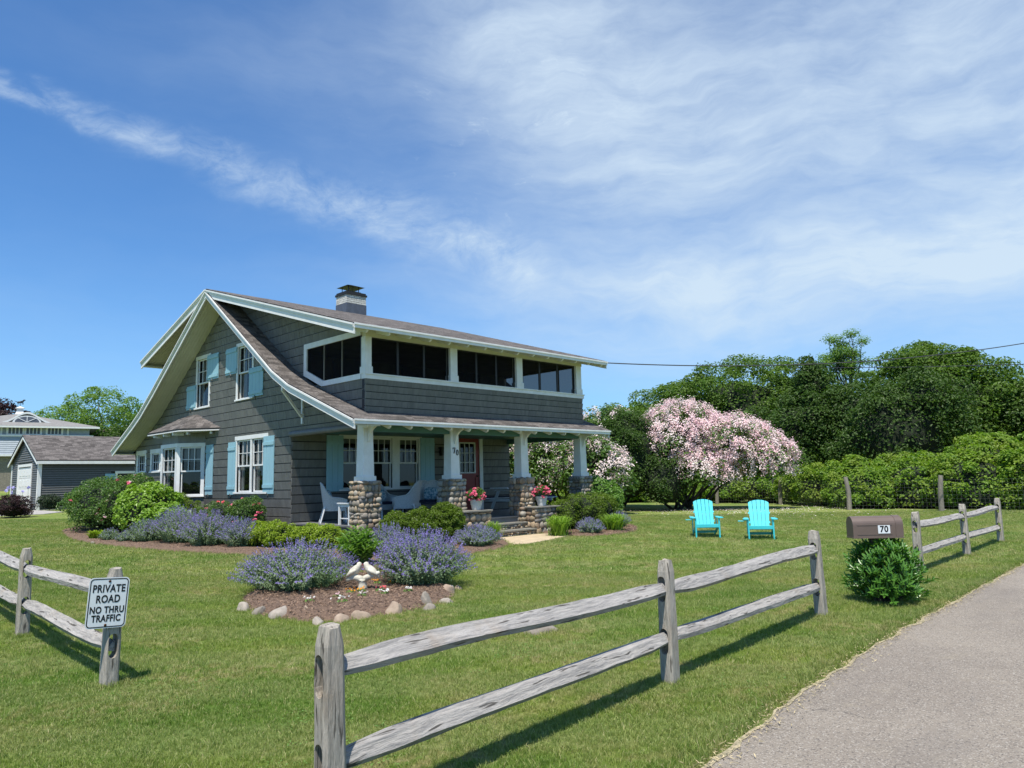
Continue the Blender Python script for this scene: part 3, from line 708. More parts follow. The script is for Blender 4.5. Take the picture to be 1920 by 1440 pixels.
# ---- upper porch
m = MB(); 
for (a, c) in ((-.04, .14), (2.60, 2.84), (5.08, 5.32), (7.72, 7.97)):
    ww = .0
    m.box((a, -.03, 4.17), (c, .15, 5.06)); m.box((a-.02, -.05, 4.17), (c+.02, .17, 4.34))
m.build('porch_post', M['white'], H, bevel=.004)
m = MB(); m.box((-.05, -.045, 4.05), (8.05, .12, 4.17)); m.box((-.07, -.07, 4.15), (8.07, -.045, 4.18)); m.build('sill_rail', M['white'], H)
m = MB(); m.box((-.03, -.03, 5.06), (8.0, .12, 5.24)); m.build('header_board', M['soffit'], H)
m = MB()   # casing of the side opening that follows the roof slope
cs = [(2.74, 5.24), (.14, 5.24), (.14, 4.05), (1.86, 4.05), (2.74, 4.42)]; ci = [(2.60, 5.10), (.14, 5.10), (.14, 4.18), (1.78, 4.18), (2.60, 4.53)]
for i in (0, 2, 3, 4):
    j = (i+1) % 5
    m.prism([Vector((-.02, cs[i][0], cs[i][1])), Vector((-.02, cs[j][0], cs[j][1])), Vector((-.02, ci[j][0], ci[j][1])), Vector((-.02, ci[i][0], ci[i][1]))], (-.045, 0, 0))
m.build('opening_casing', M['white'], H)
def screen(P, nrm, name='insect_screen'):
    m = MB(); m.add(P, [tuple(range(len(P)))]); o = m.build(name, M['screen'], H); return o
bays = [(.14, 2.60), (2.84, 5.08), (5.32, 7.72)]
for (a, c) in bays:
    for k in range(3):
        x0 = a+(c-a)*k/3; x1 = a+(c-a)*(k+1)/3
        o = screen([(x0, .06, 4.17), (x1, .06, 4.17), (x1, .06, 5.06), (x0, .06, 5.06)], None)
        m = MB(); m.box((x0+.002, .045, 4.17), (x0+.03, .075, 5.06)); m.box((x1-.03, .045, 4.17), (x1-.002, .075, 5.06)); m.box((x0+.03, .045, 4.17), (x1-.03, .075, 4.20)); m.box((x0+.03, .045, 5.03), (x1-.03, .075, 5.06)); m.build('screen_frame', M['black'], o)
for k, (y0, y1) in enumerate(((.14, .95), (.95, 1.77), (1.77, 2.60))):
    zb = 4.18 if k < 2 else 4.18; P = [(-.03, y0, 4.18), (-.03, y1, 4.18 if k < 2 else 4.53), (-.03, y1, 5.10), (-.03, y0, 5.10)]
    o = screen(P, None); m = MB(); m.box((-.045, y0, 4.18), (-.015, y0+.028, 5.10)); m.build('screen_frame', M['black' if k == 0 else 'meshpost'], o)
for k in range(4):
    y0 = .14+k*.8; o = screen([(8.02, y0, 4.17), (8.02, y0+.8, 4.17), (8.02, y0+.8, 5.06), (8.02, y0, 5.06)], None)
    m = MB(); m.box((8.0, y0, 4.17), (8.04, y0+.04, 5.06)); m.build('screen_frame', M['black'], o)
m = MB(); m.box((7.98, 0.13, 3.2), (8.08, 3.4, 4.17)); m.box((7.98, 0.13, 5.06), (8.08, 3.4, 5.3)); m.build('upper_side_wall', M['siding'], H)
m = MB(); m.box((.05, .1, 3.9), (7.97, 3.4, 3.95)); m.box((.05, 3.4, 3.3), (7.97, 3.5, 5.9)); m.box((.02, .12, 5.12), (7.97, 3.4, 5.16)); m.build('sleeping_porch_interior', M['interior'], H)
m = MB()
for x in (1.2, 3.6, 5.9): m.box((x, 3.33, 4.3), (x+.9, 3.39, 5.1))
m.build('inner_window', M['dark'], H)

# ---- ground-floor porch
m = MB()
for i in range(58):
    x = .02+i*.1395; m.box((x, -.02, .585), (x+.134, 3.40, .62))
tag(m.build('deck_boards', M['deckp'], H), kind='stuff')
m = MB(); m.box((-.04, -.055, .40), (8.16, -.02, .60)); m.box((-.04, -.02, .40), (-.005, 3.40, .60)); m.box((-.075, -.09, .585), (8.2, -.02, .622)); m.box((-.075, -.02, .585), (.0, 3.40, .622)); m.build('deck_fascia', M['deckp'], H)
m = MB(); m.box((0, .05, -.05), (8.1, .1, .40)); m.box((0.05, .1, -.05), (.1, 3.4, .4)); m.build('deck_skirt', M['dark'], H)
m = MB(); m.box((.0, .1, 2.96), (8.1, 3.4, 2.99)); m.build('porch_ceiling', M['teal'], H)
m = MB(); m.box((-.02, -.09, 2.80), (8.13, .09, 2.955)); m.box((8.04, .1, 2.80), (8.13, 3.4, 2.955)); m.build('porch_beam', M['teal'], H)
m = MB(); m.tube([(-.06, 3.35, 2.93), (-.06, -.1, 2.93)], .075, 12); m.build('rolled_shade', M['deckp'], H)
m = MB(); m.box((-.02, -.02, 2.99), (.1, 3.41, 3.1)); m.build('side_beam', M['siding'], H)
ICO = []
for s in range(10):
    bm = bmesh.new(); bmesh.ops.create_icosphere(bm, subdivisions=2, radius=1)
    for v in bm.verts:
        c = v.co.copy(); f = 1+.22*mnoise.noise(c*1.3+Vector((s*5.1, 0, 0)))+.09*mnoise.noise(c*3.1+Vector((0, s*3.3, 0)))
        # squarish river stone
        q = Vector([math.copysign(abs(t)**.82, t) for t in c]); v.co = q*f
    me = bpy.data.meshes.new('stone'); bm.to_mesh(me); bm.free(); me.polygons.foreach_set('use_smooth', [True]*len(me.polygons)); me.materials.append(M['stone']); ICO.append(me)
def stone_face(parent, fr, u0, u1, v0, v1, rs, lim=None, base=.0, wmin=.075, wmax=.23, hh=(.065, .165)):
    v = v0; out = []
    while v < v1-.03:
        h = rs.uniform(*hh); h = min(h, v1-v)
        if v1-(v+h) < .04: h = v1-v
        u = u0-rs.uniform(0, .04)
        while u < u1-.02:
            w = rs.uniform(wmin, wmax)
            if u1-(u+w) < .05: w = u1-u+rs.uniform(0, .03)
            hj = h*rs.uniform(.86, 1.12)
            o = bpy.data.objects.new('stone', rs.choice(ICO)); COL.objects.link(o); o.parent = parent
            Mx = Matrix((fr.u, fr.v, fr.n)).transposed().to_4x4(); Mx.translation = fr.p(u+w/2, v+h/2+rs.uniform(-.008, .008), base+rs.uniform(-.018, .010))
            o.matrix_local = Mx @ Matrix.Rotation(rs.uniform(-.22, .22), 4, 'Z') @ Matrix.Diagonal((w*.53, hj*.54, rs.uniform(.045, .075), 1)); out.append(o); u += w
        v += h
    return out
def joined_stones(parent, fr, u0, u1, v0, v1, rs):
    tmp = stone_face(None, fr, u0, u1, v0, v1, rs); V = []; F = []; n = 0
    for o in tmp:
        me = o.data; mw = o.matrix_local if o.parent else o.matrix_basis
        for v in me.vertices: V.append(tuple(mw @ v.co))
        F += [tuple(i+n for i in p.vertices) for p in me.polygons]; n += len(me.vertices); bpy.data.objects.remove(o)
    me = bpy.data.meshes.new('stones'); me.from_pydata(V, [], F); me.polygons.foreach_set('use_smooth', [True]*len(F)); tag(link('back_stones', me, M['stone'], parent), kind='stuff')
rs = random.Random(5)
PXS = (-.02, 2.62, 5.20, 7.80)
for i, cxp in enumerate(PXS):
    m = MB(); hw = .225; m.box((cxp-hw, -hw, -.1), (cxp+hw, hw, 1.63)); po = m.build('stone_pillar', M['mortar'], H)
    zt = 1.66; zb0 = .08
    stone_face(po, Fr((cxp, -hw, 0), (1, 0, 0), (0, 0, 1)), -hw-.035, hw+.035, zb0, zt, rs)
    stone_face(po, Fr((cxp-hw, 0, 0), (0, -1, 0), (0, 0, 1)), -hw-.035, hw+.035, zb0, zt, rs)
    joined_stones(po, Fr((cxp, hw, 0), (-1, 0, 0), (0, 0, 1)), -hw, hw, zb0, zt, rs); joined_stones(po, Fr((cxp+hw, 0, 0), (0, 1, 0), (0, 0, 1)), -hw, hw, zb0, zt, rs)
    # tapered boxed column
    m = MB(); a, c = .150, .128; z0, z1 = 1.76, 3.02
    m.hexa([(cxp-a,-a,z0),(cxp+a,-a,z0),(cxp+a,a,z0),(cxp-a,a,z0),(cxp-c,-c,z1),(cxp+c,-c,z1),(cxp+c,c,z1),(cxp-c,c,z1)]); co_ = m.build('column', M['white'], H, bevel=.006)
    m = MB(); m.box((cxp-.185, -.185, 1.645), (cxp+.185, .185, 1.765)); m.build('plinth', M['white'], co_, bevel=.006)
    m = MB(); pts = []    # curved bracket along the eave
    P = [(0, 0), (0, -.40), (.05, -.40), (.075, -.30), (.11, -.20), (.20, -.115), (.30, -.07), (.36, -.05), (.36, 0)]
    m = MB(); m.prism([Vector((cxp-.03, -c+.005-x*.95, 2.95+z)) for x, z in P], (.06, 0, 0)); m.build('bracket', M['white'], co_, bevel=.004)
def glyph(poly_strokes, fr, mat, name, parent, n0, n1):
    m = MB()
    for P in poly_strokes: m.prism([fr.p(x, y, n0) for x, y in P], fr.n*(n1-n0))
    return m.build(name, M[mat], parent)
def ring(cx_, cy2, rx_, ry_, tx, ty, n=24):
    out = []
    for k in range(n):
        a, b2 = 2*PI*k/n, 2*PI*(k+1)/n
        out.append([(cx_+rx_*math.cos(a), cy2+ry_*math.sin(a)), (cx_+rx_*math.cos(b2), cy2+ry_*math.sin(b2)), (cx_+(rx_-tx)*math.cos(b2), cy2+(ry_-ty)*math.sin(b2)), (cx_+(rx_-tx)*math.cos(a), cy2+(ry_-ty)*math.sin(a))])
    return out
nf = Fr((0, -.146, 0), (1, 0, 0), (0, 0, 1)); h7 = .145
x7, y7 = 2.535, 2.31
seven = [[(x7, y7+h7), (x7+.085, y7+h7), (x7+.085, y7+h7-.018), (x7, y7+h7-.018)], [(x7, y7+h7-.018), (x7+.014, y7+h7-.018), (x7+.008, y7+h7-.045), (x7, y7+h7-.045)], [(x7+.066, y7+h7-.018), (x7+.085, y7+h7-.018), (x7+.052, y7+.01), (x7+.028, y7+.01)], [(x7+.016, y7+.01), (x7+.064, y7+.01), (x7+.064, y7), (x7+.016, y7)]]
glyph(seven, nf, 'letter', 'house_number', H, 0, .012)
glyph(ring(x7+.150, y7+.020, .040, .072, .019, .012), nf, 'letter', 'house_number', H, 0, .012)

# ---- front door (red, nine lights) with white frame
m = MB(); FW.box(m, 5.62, 5.74, .62, 3.14, 0, .035); FW.box(m, 6.76, 6.90, .62, 3.14, 0, .035); FW.box(m, 5.74, 6.76, 3.02, 3.14, 0, .035); m.build('door_frame', M['white'], H)
m = MB(); FW.box(m, 5.74, 5.90, .64, 3.0, -.04, -.005); FW.box(m, 6.60, 6.76, .64, 3.0, -.04, -.005); FW.box(m, 5.90, 6.60, 2.84, 3.0, -.04, -.005); FW.box(m, 5.90, 6.60, 1.70, 1.84, -.04, -.005); FW.box(m, 5.90, 6.60, .64, .86, -.04, -.005); FW.box(m, 5.90, 6.60, .86, 1.70, -.04, -.025)
D = m.build('front_door', M['red'], H)
m = MB(); FW.box(m, 5.90, 5.94, 1.84, 2.84, -.04, 0); FW.box(m, 6.56, 6.60, 1.84, 2.84, -.04, 0); FW.box(m, 5.94, 6.56, 1.84, 1.88, -.04, 0); FW.box(m, 5.94, 6.56, 2.80, 2.84, -.04, 0)
for k in (1, 2):
    x = 5.94+.62*k/3; FW.box(m, x-.01, x+.01, 1.88, 2.80, -.035, -.01); y = 1.88+.92*k/3; FW.box(m, 5.94, 6.56, y-.01, y+.01, -.034, -.009)
m.build('glazing_bars', M['white'], D)
m = MB(); m.add([FW.p(5.94, 1.88, -.05), FW.p(6.56, 1.88, -.05), FW.p(6.56, 2.8, -.05), FW.p(5.94, 2.8, -.05)], [(0, 1, 2, 3)]); m.build('pane', M['glass'], D)
m = MB(); FW.box(m, 5.74, 6.76, .62, 3.0, -.6, -.55); FW.box(m, 5.68, 5.74, .62, 3.0, -.6, -.05); FW.box(m, 6.76, 6.82, .62, 3.0, -.6, -.05); FW.box(m, 5.68, 6.82, 3.0, 3.05, -.6, -.05); m.build('hall_shade_box', M['dark'], D)  # near-black box added behind the door glass, hall darkness put in as colour
m = MB(); m.tube([FW.p(6.66, 1.75, 0), FW.p(6.66, 1.75, .05)], .03, 12); m.build('door_knob', M['rust'], D)
m = MB(); FW.box(m, 5.08, 5.14, 2.40, 2.60, .0, .03); FW.box(m, 5.03, 5.19, 2.40, 2.62, .05, .16); FW.box(m, 5.01, 5.21, 2.62, 2.66, .03, .18); m.build('wall_lantern', M['black'], H)

# ---- chimney
cxm, cym = 4.38, 7.95
m = MB(); m.box((cxm-.01, cym-.35, 6.9), (cxm+.83, cym+.35, 7.98)); ch = m.build('chimney', M['lead'], H)
def bricks(x0, x1, y0, y1, z0, z1, parent):
    r = 0; z = z0; bh = .068
    while z < z1-.01:
        for (A, B, ax) in (((x0, y0), (x1, y0), 'x'), ((x0, y1), (x0, y0), 'y'), ((x1, y0), (x1, y1), 'y'), ((x1, y1), (x0, y1), 'x')):
            L = math.hypot(B[0]-A[0], B[1]-A[1]); d = Vector((B[0]-A[0], B[1]-A[1], 0)).normalized(); nn = Vector((d.y, -d.x, 0))
            u = -.1*(r % 2)
            while u < L-.01:
                a = max(u, 0)+.004; c = min(u+.205, L)-.004
                if c-a > .02:
                    m = MB(); P = Vector((A[0], A[1], 0))
                    q = [P+d*a, P+d*c, P+d*c-nn*.05, P+d*a-nn*.05]
                    m.prism([v+Vector((0, 0, z+.005))+nn*random.uniform(0, .004) for v in q], (0, 0, bh-.010)); m.build('brick', M['brickw'], parent)
                u += .21
        z += bh; r += 1
m = MB(); m.box((cxm+.03, cym-.31, 7.98), (cxm+.79, cym+.31, 8.28)); m.build('flue_core', M['mortar'], ch)
bricks(cxm, cxm+.82, cym-.34, cym+.34, 7.985, 8.30, ch)
m = MB(); m.box((cxm-.03, cym-.37, 8.29), (cxm+.85, cym+.37, 8.36)); m.box((cxm+.0, cym-.33, 8.361), (cxm+.82, cym+.33, 8.42)); m.box((cxm+.1, cym-.25, 8.421), (cxm+.66, cym+.25, 8.46)); m.build('corbel', M['roofdark'], ch)
m = MB()
for x in (cxm+.16, cxm+.6):
    for y in (cym-.2, cym+.2): m.beam((x, y, 8.46), (x, y, 8.63), .02, .02, (1, 0, 0))
for k in range(8):
    x = cxm+.18+k*.055; m.beam((x, cym-.2, 8.46), (x, cym-.2, 8.62), .008, .008, (1, 0, 0))
m.add([(cxm+.02, cym-.36, 8.63), (cxm+.76, cym-.36, 8.63), (cxm+.76, cym+.36, 8.63), (cxm+.02, cym+.36, 8.63), (cxm+.39, cym, 8.76)], [(0, 1, 4), (1, 2, 4), (2, 3, 4), (3, 0, 4), (3, 2, 1, 0)])
m.build('chimney_cap', M['black'], ch)

# ---- steps and planter walls
for k, (y0, y1, zt) in enumerate(((-.34, -.03, .46), (-.66, -.34, .295))):
    m = MB(); m.box((3.34, y0-.03, zt-.045), (5.03, y1, zt)); st = m.build('step_tread', M['flag'], H, bevel=.006)
    m = MB(); m.box((3.36, y0+.04, 0), (5.02, y1, zt-.046)); m.build('step_core', M['mortar'], H)
    stone_face(st, Fr((0, y0+.04, 0), (1, 0, 0), (0, 0, 1)), 3.36, 5.02, zt-.165, zt-.05, rs, hh=(.05, .06), wmin=.06, wmax=.15)
def planter(x0, x1, lab):
    t = thing('planter_wall', lab, 'planter wall', ((x0+x1)/2, -.48, .1))
    ox, oy, oz = (x0+x1)/2, -.48, .1
    m = MB(); m.box((x0-ox+.05, -.17, -.15), (x1-ox-.05, .2, .72)); m.build('core', M['mortar'], t)
    stone_face(t, Fr((0, -.17, 0), (1, 0, 0), (0, 0, 1)), x0-ox, x1-ox, .0, .72, rs, hh=(.12, .2), wmin=.13, wmax=.26)
    stone_face(t, Fr((x0-ox+.05, 0, 0), (0, -1, 0), (0, 0, 1)), -.22, .2, .0, .72, rs, hh=(.12, .2), wmin=.13, wmax=.24)
    stone_face(t, Fr((x1-ox-.05, 0, 0), (0, 1, 0), (0, 0, 1)), -.2, .22, .0, .72, rs, hh=(.12, .2), wmin=.13, wmax=.24)
    m = MB(); m.box((x0-ox-.03, -.26, .72), (x1-ox+.03, .22, .765)); m.build('cap_slab', M['flag'], t, bevel=.008)
planter(2.40, 3.32, 'low river stone wall left of the porch steps, topped by a slab and a flower pot')
planter(5.04, 5.96, 'low river stone wall right of the porch steps, topped by a slab and a flower pot')
m = MB(); 
P = [(3.35, -.70), (5.05, -.70), (5.6, -1.15), (5.2, -1.75), (4.2, -2.05), (2.9, -2.35), (2.6, -2.1), (3.1, -1.3)]
m.prism([Vector((x, y, tz(x, y)+.012)) for x, y in P], (0, 0, -.05)); tag(m.build('path', M['sand']), kind='structure')
# ------------------------------------------------------------------ foliage tools
def unit(n, g_=None):
    v = rng.normal(size=(n, 3)); return v/np.linalg.norm(v, axis=1, keepdims=True)
def leaf_mesh(name, P, N, size, asp=.55, fold=.18, jit=.35, dirs=None, smooth=False):
    """one folded diamond of two triangles per leaf, facing N; dirs = growing direction"""
    n = len(P)
    if n == 0: return npmesh(name, np.zeros((4, 3)), np.array([[0, 1, 2, 3]]))
    N = N/np.linalg.norm(N, axis=1, keepdims=True)
    r = rng.normal(size=(n, 3)) if dirs is None else dirs+rng.normal(size=(n, 3))*.25
    t = r-(r*N).sum(1, keepdims=True)*N; t /= np.linalg.norm(t, axis=1, keepdims=True)+1e-9
    b = np.cross(N, t); s = (size*(1+jit*rng.uniform(-1, 1, n)))[:, None]
    A = P-t*s*.5; B = P+b*s*asp*.5+N*s*fold; C_ = P+t*s*.5; D = P-b*s*asp*.5+N*s*fold
    V = np.stack([A, B, C_, D], 1).reshape(-1, 3); i = np.arange(n)[:, None]*4
    F = np.concatenate([i+np.array([[0, 1, 2]]), i+np.array([[0, 2, 3]])], 1).reshape(-1, 3)
    return npmesh(name, V, F, smooth)
def crown_points(env, nclump, per, rc, flat=.75, inner=.25, up=.5, zcut=None, shell=(.72, 1.08), low=-1.):
    """env: list of (centre, radii) ellipsoids; clumps sit on their skins, leaves on the clumps' skins"""
    P = []; N = []
    wts = np.array([e[1][0]*e[1][2]+e[1][1]*e[1][2] for e in env]); wts = wts/wts.sum()
    for (c, r), w in zip(env, wts):
        k = max(3, int(nclump*w)); d = unit(k*3); d = d[d[:, 2] > low][:k]; k = len(d)
        rad = np.where(rng.uniform(size=k) < inner, rng.uniform(.35, .8, k), rng.uniform(.82, 1.02, k))
        cc = np.array(c)+d*np.array(r)*rad[:, None]
        for j in range(k):
            rr = rc*rng.uniform(.65, 1.35); m = int(per*rng.uniform(.7, 1.3))
            e = unit(m); e = e+d[j]*.35+np.array([0, 0, up*.6]); e /= np.linalg.norm(e, axis=1, keepdims=True)
            q = cc[j]+e*np.array([rr, rr, rr*flat])*rng.uniform(shell[0], shell[1], m)[:, None]
            P.append(q); N.append(e*.55+unit(m)*.55+np.array([0, 0, up]))
    tot = sum(len(p) for p in P)
    for (c, r), w in zip(env, wts):      # an even skin of leaves under the clumps
        m = int(tot*.34*w); d = unit(m); d = d[d[:, 2] > low-.15]; m = len(d)
        f = 1+.10*np.sin(d[:, 0]*7+c[0])*np.cos(d[:, 1]*6+c[1])+.05*np.sin(d[:, 2]*15)
        q = np.array(c)+d*np.array(r)*(f*rng.uniform(.80, 1.0, m))[:, None]
        P.append(q); N.append(d*.5+unit(m)*.6+np.array([0, 0, up]))
    P = np.concatenate(P); N = np.concatenate(N)
    if zcut is not None: k = P[:, 2] > zcut; P, N = P[k], N[k]
    return P, N
def bough(mb, a, b, r0, r1, seed, sag=.0, n=6, seg=6):
    R = random.Random(seed); a = Vector(a); b = Vector(b); pts = []; L = (b-a).length
    for i in range(n+1):
        t = i/n; p = a.lerp(b, t)+Vector((R.uniform(-1, 1), R.uniform(-1, 1), R.uniform(-.5, .5)))*L*.035*(1 if 0 < i < n else 0)
        p.z += sag*math.sin(t*PI); pts.append(p)
    mb.tube(pts, [r0+(r1-r0)*i/n for i in range(n+1)], seg)
def tree(name, label, base, h, env, mat, nclump, per, rc, leaf, tr=.22, nb=8, zcut=None, barkm='bark', cat='tree', group=None, flat=.7, inner=.25, asp=.6, core=None, shell=(.72, 1.08), crown='crown'):
    """env in coordinates relative to the base"""
    t = thing(name, label, cat, base, 0, group)
    P, N = crown_points(env, nclump, per, rc, flat, inner, zcut=zcut, shell=shell)
    link(crown, leaf_mesh(crown, P, N, leaf, asp), M[mat], t)
    mb = MB(); R = random.Random(int(base[0]*100+base[1]*10)); e0 = env[0]
    top = Vector(e0[0])+Vector((0, 0, e0[1][2]*.3))
    bough(mb, (0, 0, -.2), (top.x*.6, top.y*.6, max(.5, e0[0][2]-e0[1][2]*.4)), tr, tr*.7, 1, n=5, seg=8)
    fk = Vector((top.x*.6, top.y*.6, max(.5, e0[0][2]-e0[1][2]*.4)))
    for i in range(nb):
        (c, r) = env[i % len(env)]; d = Vector((R.uniform(-1, 1), R.uniform(-1, 1), R.uniform(-.2, 1))).normalized()
        bough(mb, fk+Vector((0, 0, R.uniform(-.3, .3))), Vector(c)+Vector((d.x*r[0], d.y*r[1], d.z*r[2]))*.8, tr*.5, tr*.08, i, n=5, seg=5)
    mb.build('trunk', M[barkm], t, smooth=True)
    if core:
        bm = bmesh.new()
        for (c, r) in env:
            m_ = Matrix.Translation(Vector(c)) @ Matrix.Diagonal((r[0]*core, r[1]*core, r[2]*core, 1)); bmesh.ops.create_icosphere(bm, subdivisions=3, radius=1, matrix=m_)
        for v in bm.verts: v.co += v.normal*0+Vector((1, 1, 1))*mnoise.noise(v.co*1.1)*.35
        me = bpy.data.meshes.new('inner_shade'); bm.to_mesh(me); bm.free(); link('inner_shade', me, M['leafdeep'], t)  # solid dark core, paints deep shade between the leaf clumps
    return t
M['leafdeep'] = simple('painted inner shade', (.012, .022, .006), (.006, .012, .004), 9, .95, 1, 12, bdist=.1)  # near-black green: shade inside crowns and bushes put into the colour
M['lf_tree'] = leafmat('maple foliage', (.062, .122, .015), (.118, .198, .024), (.078, .156, .020), .30)
M['lf_tree2'] = leafmat('dark tree foliage', (.036, .080, .013), (.070, .128, .020), (.048, .100, .016), .28)
M['lf_light'] = leafmat('light tree foliage', (0.112, 0.210, 0.033), (0.173, 0.277, 0.060), (0.128, 0.225, 0.053), .38)
M['lf_purple'] = leafmat('purple foliage', (.028, .012, .016), (.045, .018, .022), None, .2)
M['lf_conifer'] = leafmat('conifer foliage', (.020, .042, .016), (.035, .062, .022), None, .15)
M['lf_vine'] = leafmat('vine foliage', (.075, .165, .016), (.215, .330, .036), (.235, .290, .050), .38)
M['lf_box'] = leafmat('boxwood foliage', (0.070, 0.126, 0.011), (0.147, 0.224, 0.020), (0.105, 0.168, 0.017), .25, .4)
M['lf_lime'] = leafmat('lime green foliage', (0.188, 0.281, 0.020), (0.294, 0.381, 0.037), (0.213, 0.312, 0.025), .3, .4)
M['lf_hyd'] = leafmat('hydrangea foliage', (0.156, 0.280, 0.029), (0.260, 0.390, 0.065), (0.169, 0.312, 0.039), .3, .4)
M['lf_rose'] = leafmat('rose foliage', (0.063, 0.133, 0.028), (0.112, 0.196, 0.042), None, .25, .4)
M['lf_mid'] = leafmat('mid green foliage', (0.105, 0.210, 0.042), (0.175, 0.301, 0.070), None, .3, .4)
M['lf_nep'] = leafmat('grey green catmint leaves', (0.138, 0.206, 0.106), (0.200, 0.269, 0.156), (0.125, 0.213, 0.094), .25, .6)
M['nep'] = petalmat('catmint flowers', (.24, .19, .50), (.38, .33, .62), .25)
M['nep2'] = petalmat('pale catmint flowers', (.22, .21, .42), (.32, .30, .52), .25)
M['lf_shrub'] = leafmat('glossy shrub leaves', (0.056, 0.161, 0.022), (0.105, 0.238, 0.034), (0.077, 0.196, 0.028), .25, .32, .5)
M['lf_day'] = leafmat('daylily blades', (0.133, 0.252, 0.028), (0.231, 0.364, 0.049), None, .3, .4)
M['pink'] = petalmat('pink petals', (.78, .13, .26), (.85, .28, .36)); M['palepink'] = petalmat('pale pink petals', (.80, .52, .56), (.85, .68, .68))
M['whitef'] = petalmat('white petals', (.85, .84, .80), (.80, .78, .74)); M['orange'] = petalmat('orange petals', (.85, .32, .03), (.9, .55, .05)); M['coral'] = petalmat('coral petals', (.80, .20, .15), (.85, .15, .25))
M['kolkw'] = petalmat('pale beauty bush blossom', (.90, .82, .80), (.90, .74, .74), .3); M['kolkp'] = petalmat('pink beauty bush blossom', (.88, .64, .67), (.90, .76, .78), .3)
M['iris'] = petalmat('lilac iris petals', (.45, .42, .75), (.6, .58, .85))

# ------------------------------------------------------------------ trees behind the garden
def G3(x, y): return (x, y, tz(x, y))
big = [((0, 0, 5.8), (5.6, 5.8, 4.6)), ((-3.4, 3.4, 4.8), (4.2, 4.2, 3.4)), ((3.0, -4.2, 5.0), (4.0, 4.4, 3.6)), ((-5.2, 5.4, 3.8), (3.2, 3.2, 2.7))]
GRP = 'trees beyond the lawn'
tree('maple_tree', 'broad domed maple rising behind the pink flowering shrub', G3(42.5, 12.6), 11, big, 'lf_tree', 290, 300, 1.1, .20, .35, 12, zcut=.3, group=GRP, core=.60, flat=.6, inner=.15)
tree('maple_tree', 'small rounded maple seen just right of the house corner', G3(41.5, 22.2), 8, [((0, 0, 4.6), (3.2, 3.2, 2.9)), ((1.5, -3, 4.0), (2.8, 2.8, 2.5))], 'lf_light', 80, 200, .85, .20, .25, 8, group=GRP, core=.62)
tree('maple_tree', 'tall narrow-topped tree standing left of the open airy tree', G3(39.4, 5.9), 11, [((0, 0, 3.9), (3.9, 3.9, 3.6)), ((.2, .0, 8.3), (.75, .75, 1.2)), ((0, -.2, 6.9), (1.5, 1.6, 1.6))], 'lf_tree2', 110, 240, .85, .18, .3, 9, zcut=.3, group=GRP, core=.66)
tree('maple_tree', 'dark broad tree below the open airy tree', G3(38.4, .6), 9, [((0, 0, 3.7), (3.8, 4.0, 3.5)), ((.5, -1.6, 5.4), (2.2, 2.2, 1.9)), ((.4, 2.1, 4.0), (2.8, 2.8, 3.2))], 'lf_tree2', 120, 260, .95, .18, .3, 9, zcut=.3, group=GRP, core=.68)
tree('maple_tree', 'large round-headed maple under the power line on the right', G3(44.8, -.3), 12, [((0, 0, 5.0), (4.8, 5.0, 4.6)), ((0, .3, 7.9), (2.8, 2.9, 1.9)), ((1, -3.6, 4.4), (3.6, 3.6, 3.0))], 'lf_tree', 170, 270, 1.1, .20, .35, 12, zcut=.3, group=GRP, core=.70)
tree('maple_tree', 'low wide tree at the right edge of the view above the vines', G3(44.4, -8.8), 9, [((0, 0, 3.5), (4.3, 4.8, 3.2)), ((.6, 2.6, 4.0), (3.3, 3.3, 3.0))], 'lf_tree2', 150, 210, .9, .20, .3, 9, zcut=.3, group=GRP, core=.70)
tree('maple_tree', 'dark tree partly hidden by the round-headed maple', G3(50.0, -14.5), 10, [((0, 0, 4.2), (4.8, 5.2, 3.8))], 'lf_tree2', 110, 200, 1.0, .22, .3, 8, group=GRP, core=.70)
# the open, see-through tree: visible limbs with a thin top
t = thing('airy_tree', 'tall thin-crowned tree with bare branches showing against the sky', 'tree', G3(48.6, 6.6), 0, 'trees beyond the lawn')
mb = MB(); R = random.Random(4); tips = []
bough(mb, (0, 0, 0), (0, 0, 6.2), .26, .16, 1)
for i in range(15):
    a = 2*PI*i/15+R.uniform(-.2, .2); sp_ = R.uniform(.5, 2.6); tp = Vector((math.cos(a)*sp_, math.sin(a)*sp_, R.uniform(10.4, 12.4)-sp_*.38))
    z0 = R.uniform(5.4, 8.2); bough(mb, (0, 0, min(z0, 6.2)), tp, .085, .022, i+3, n=7, seg=5); tips.append(tp)
    for k in range(3):
        q = Vector((0, 0, 6.2)).lerp(tp, R.uniform(.45, .8)); e = q+Vector((R.uniform(-1, 1), R.uniform(-1, 1), R.uniform(.6, 1.4)))*.9; bough(mb, q, e, .032, .010, i*7+k, n=4, seg=4); tips.append(e)
mb.build('trunk', M['twig'], t, smooth=True)
P = []; N = []
for c in tips:
    m_ = 150; e = unit(m_); P.append(np.array(c)+e*np.array([.75, .75, .42])*rng.uniform(.2, 1, m_)[:, None]); N.append(e*.5+np.array([0, 0, .8])+unit(m_)*.4)
link('crown', leaf_mesh('crown', np.concatenate(P), np.concatenate(N), .15, .6), M['lf_light'], t)
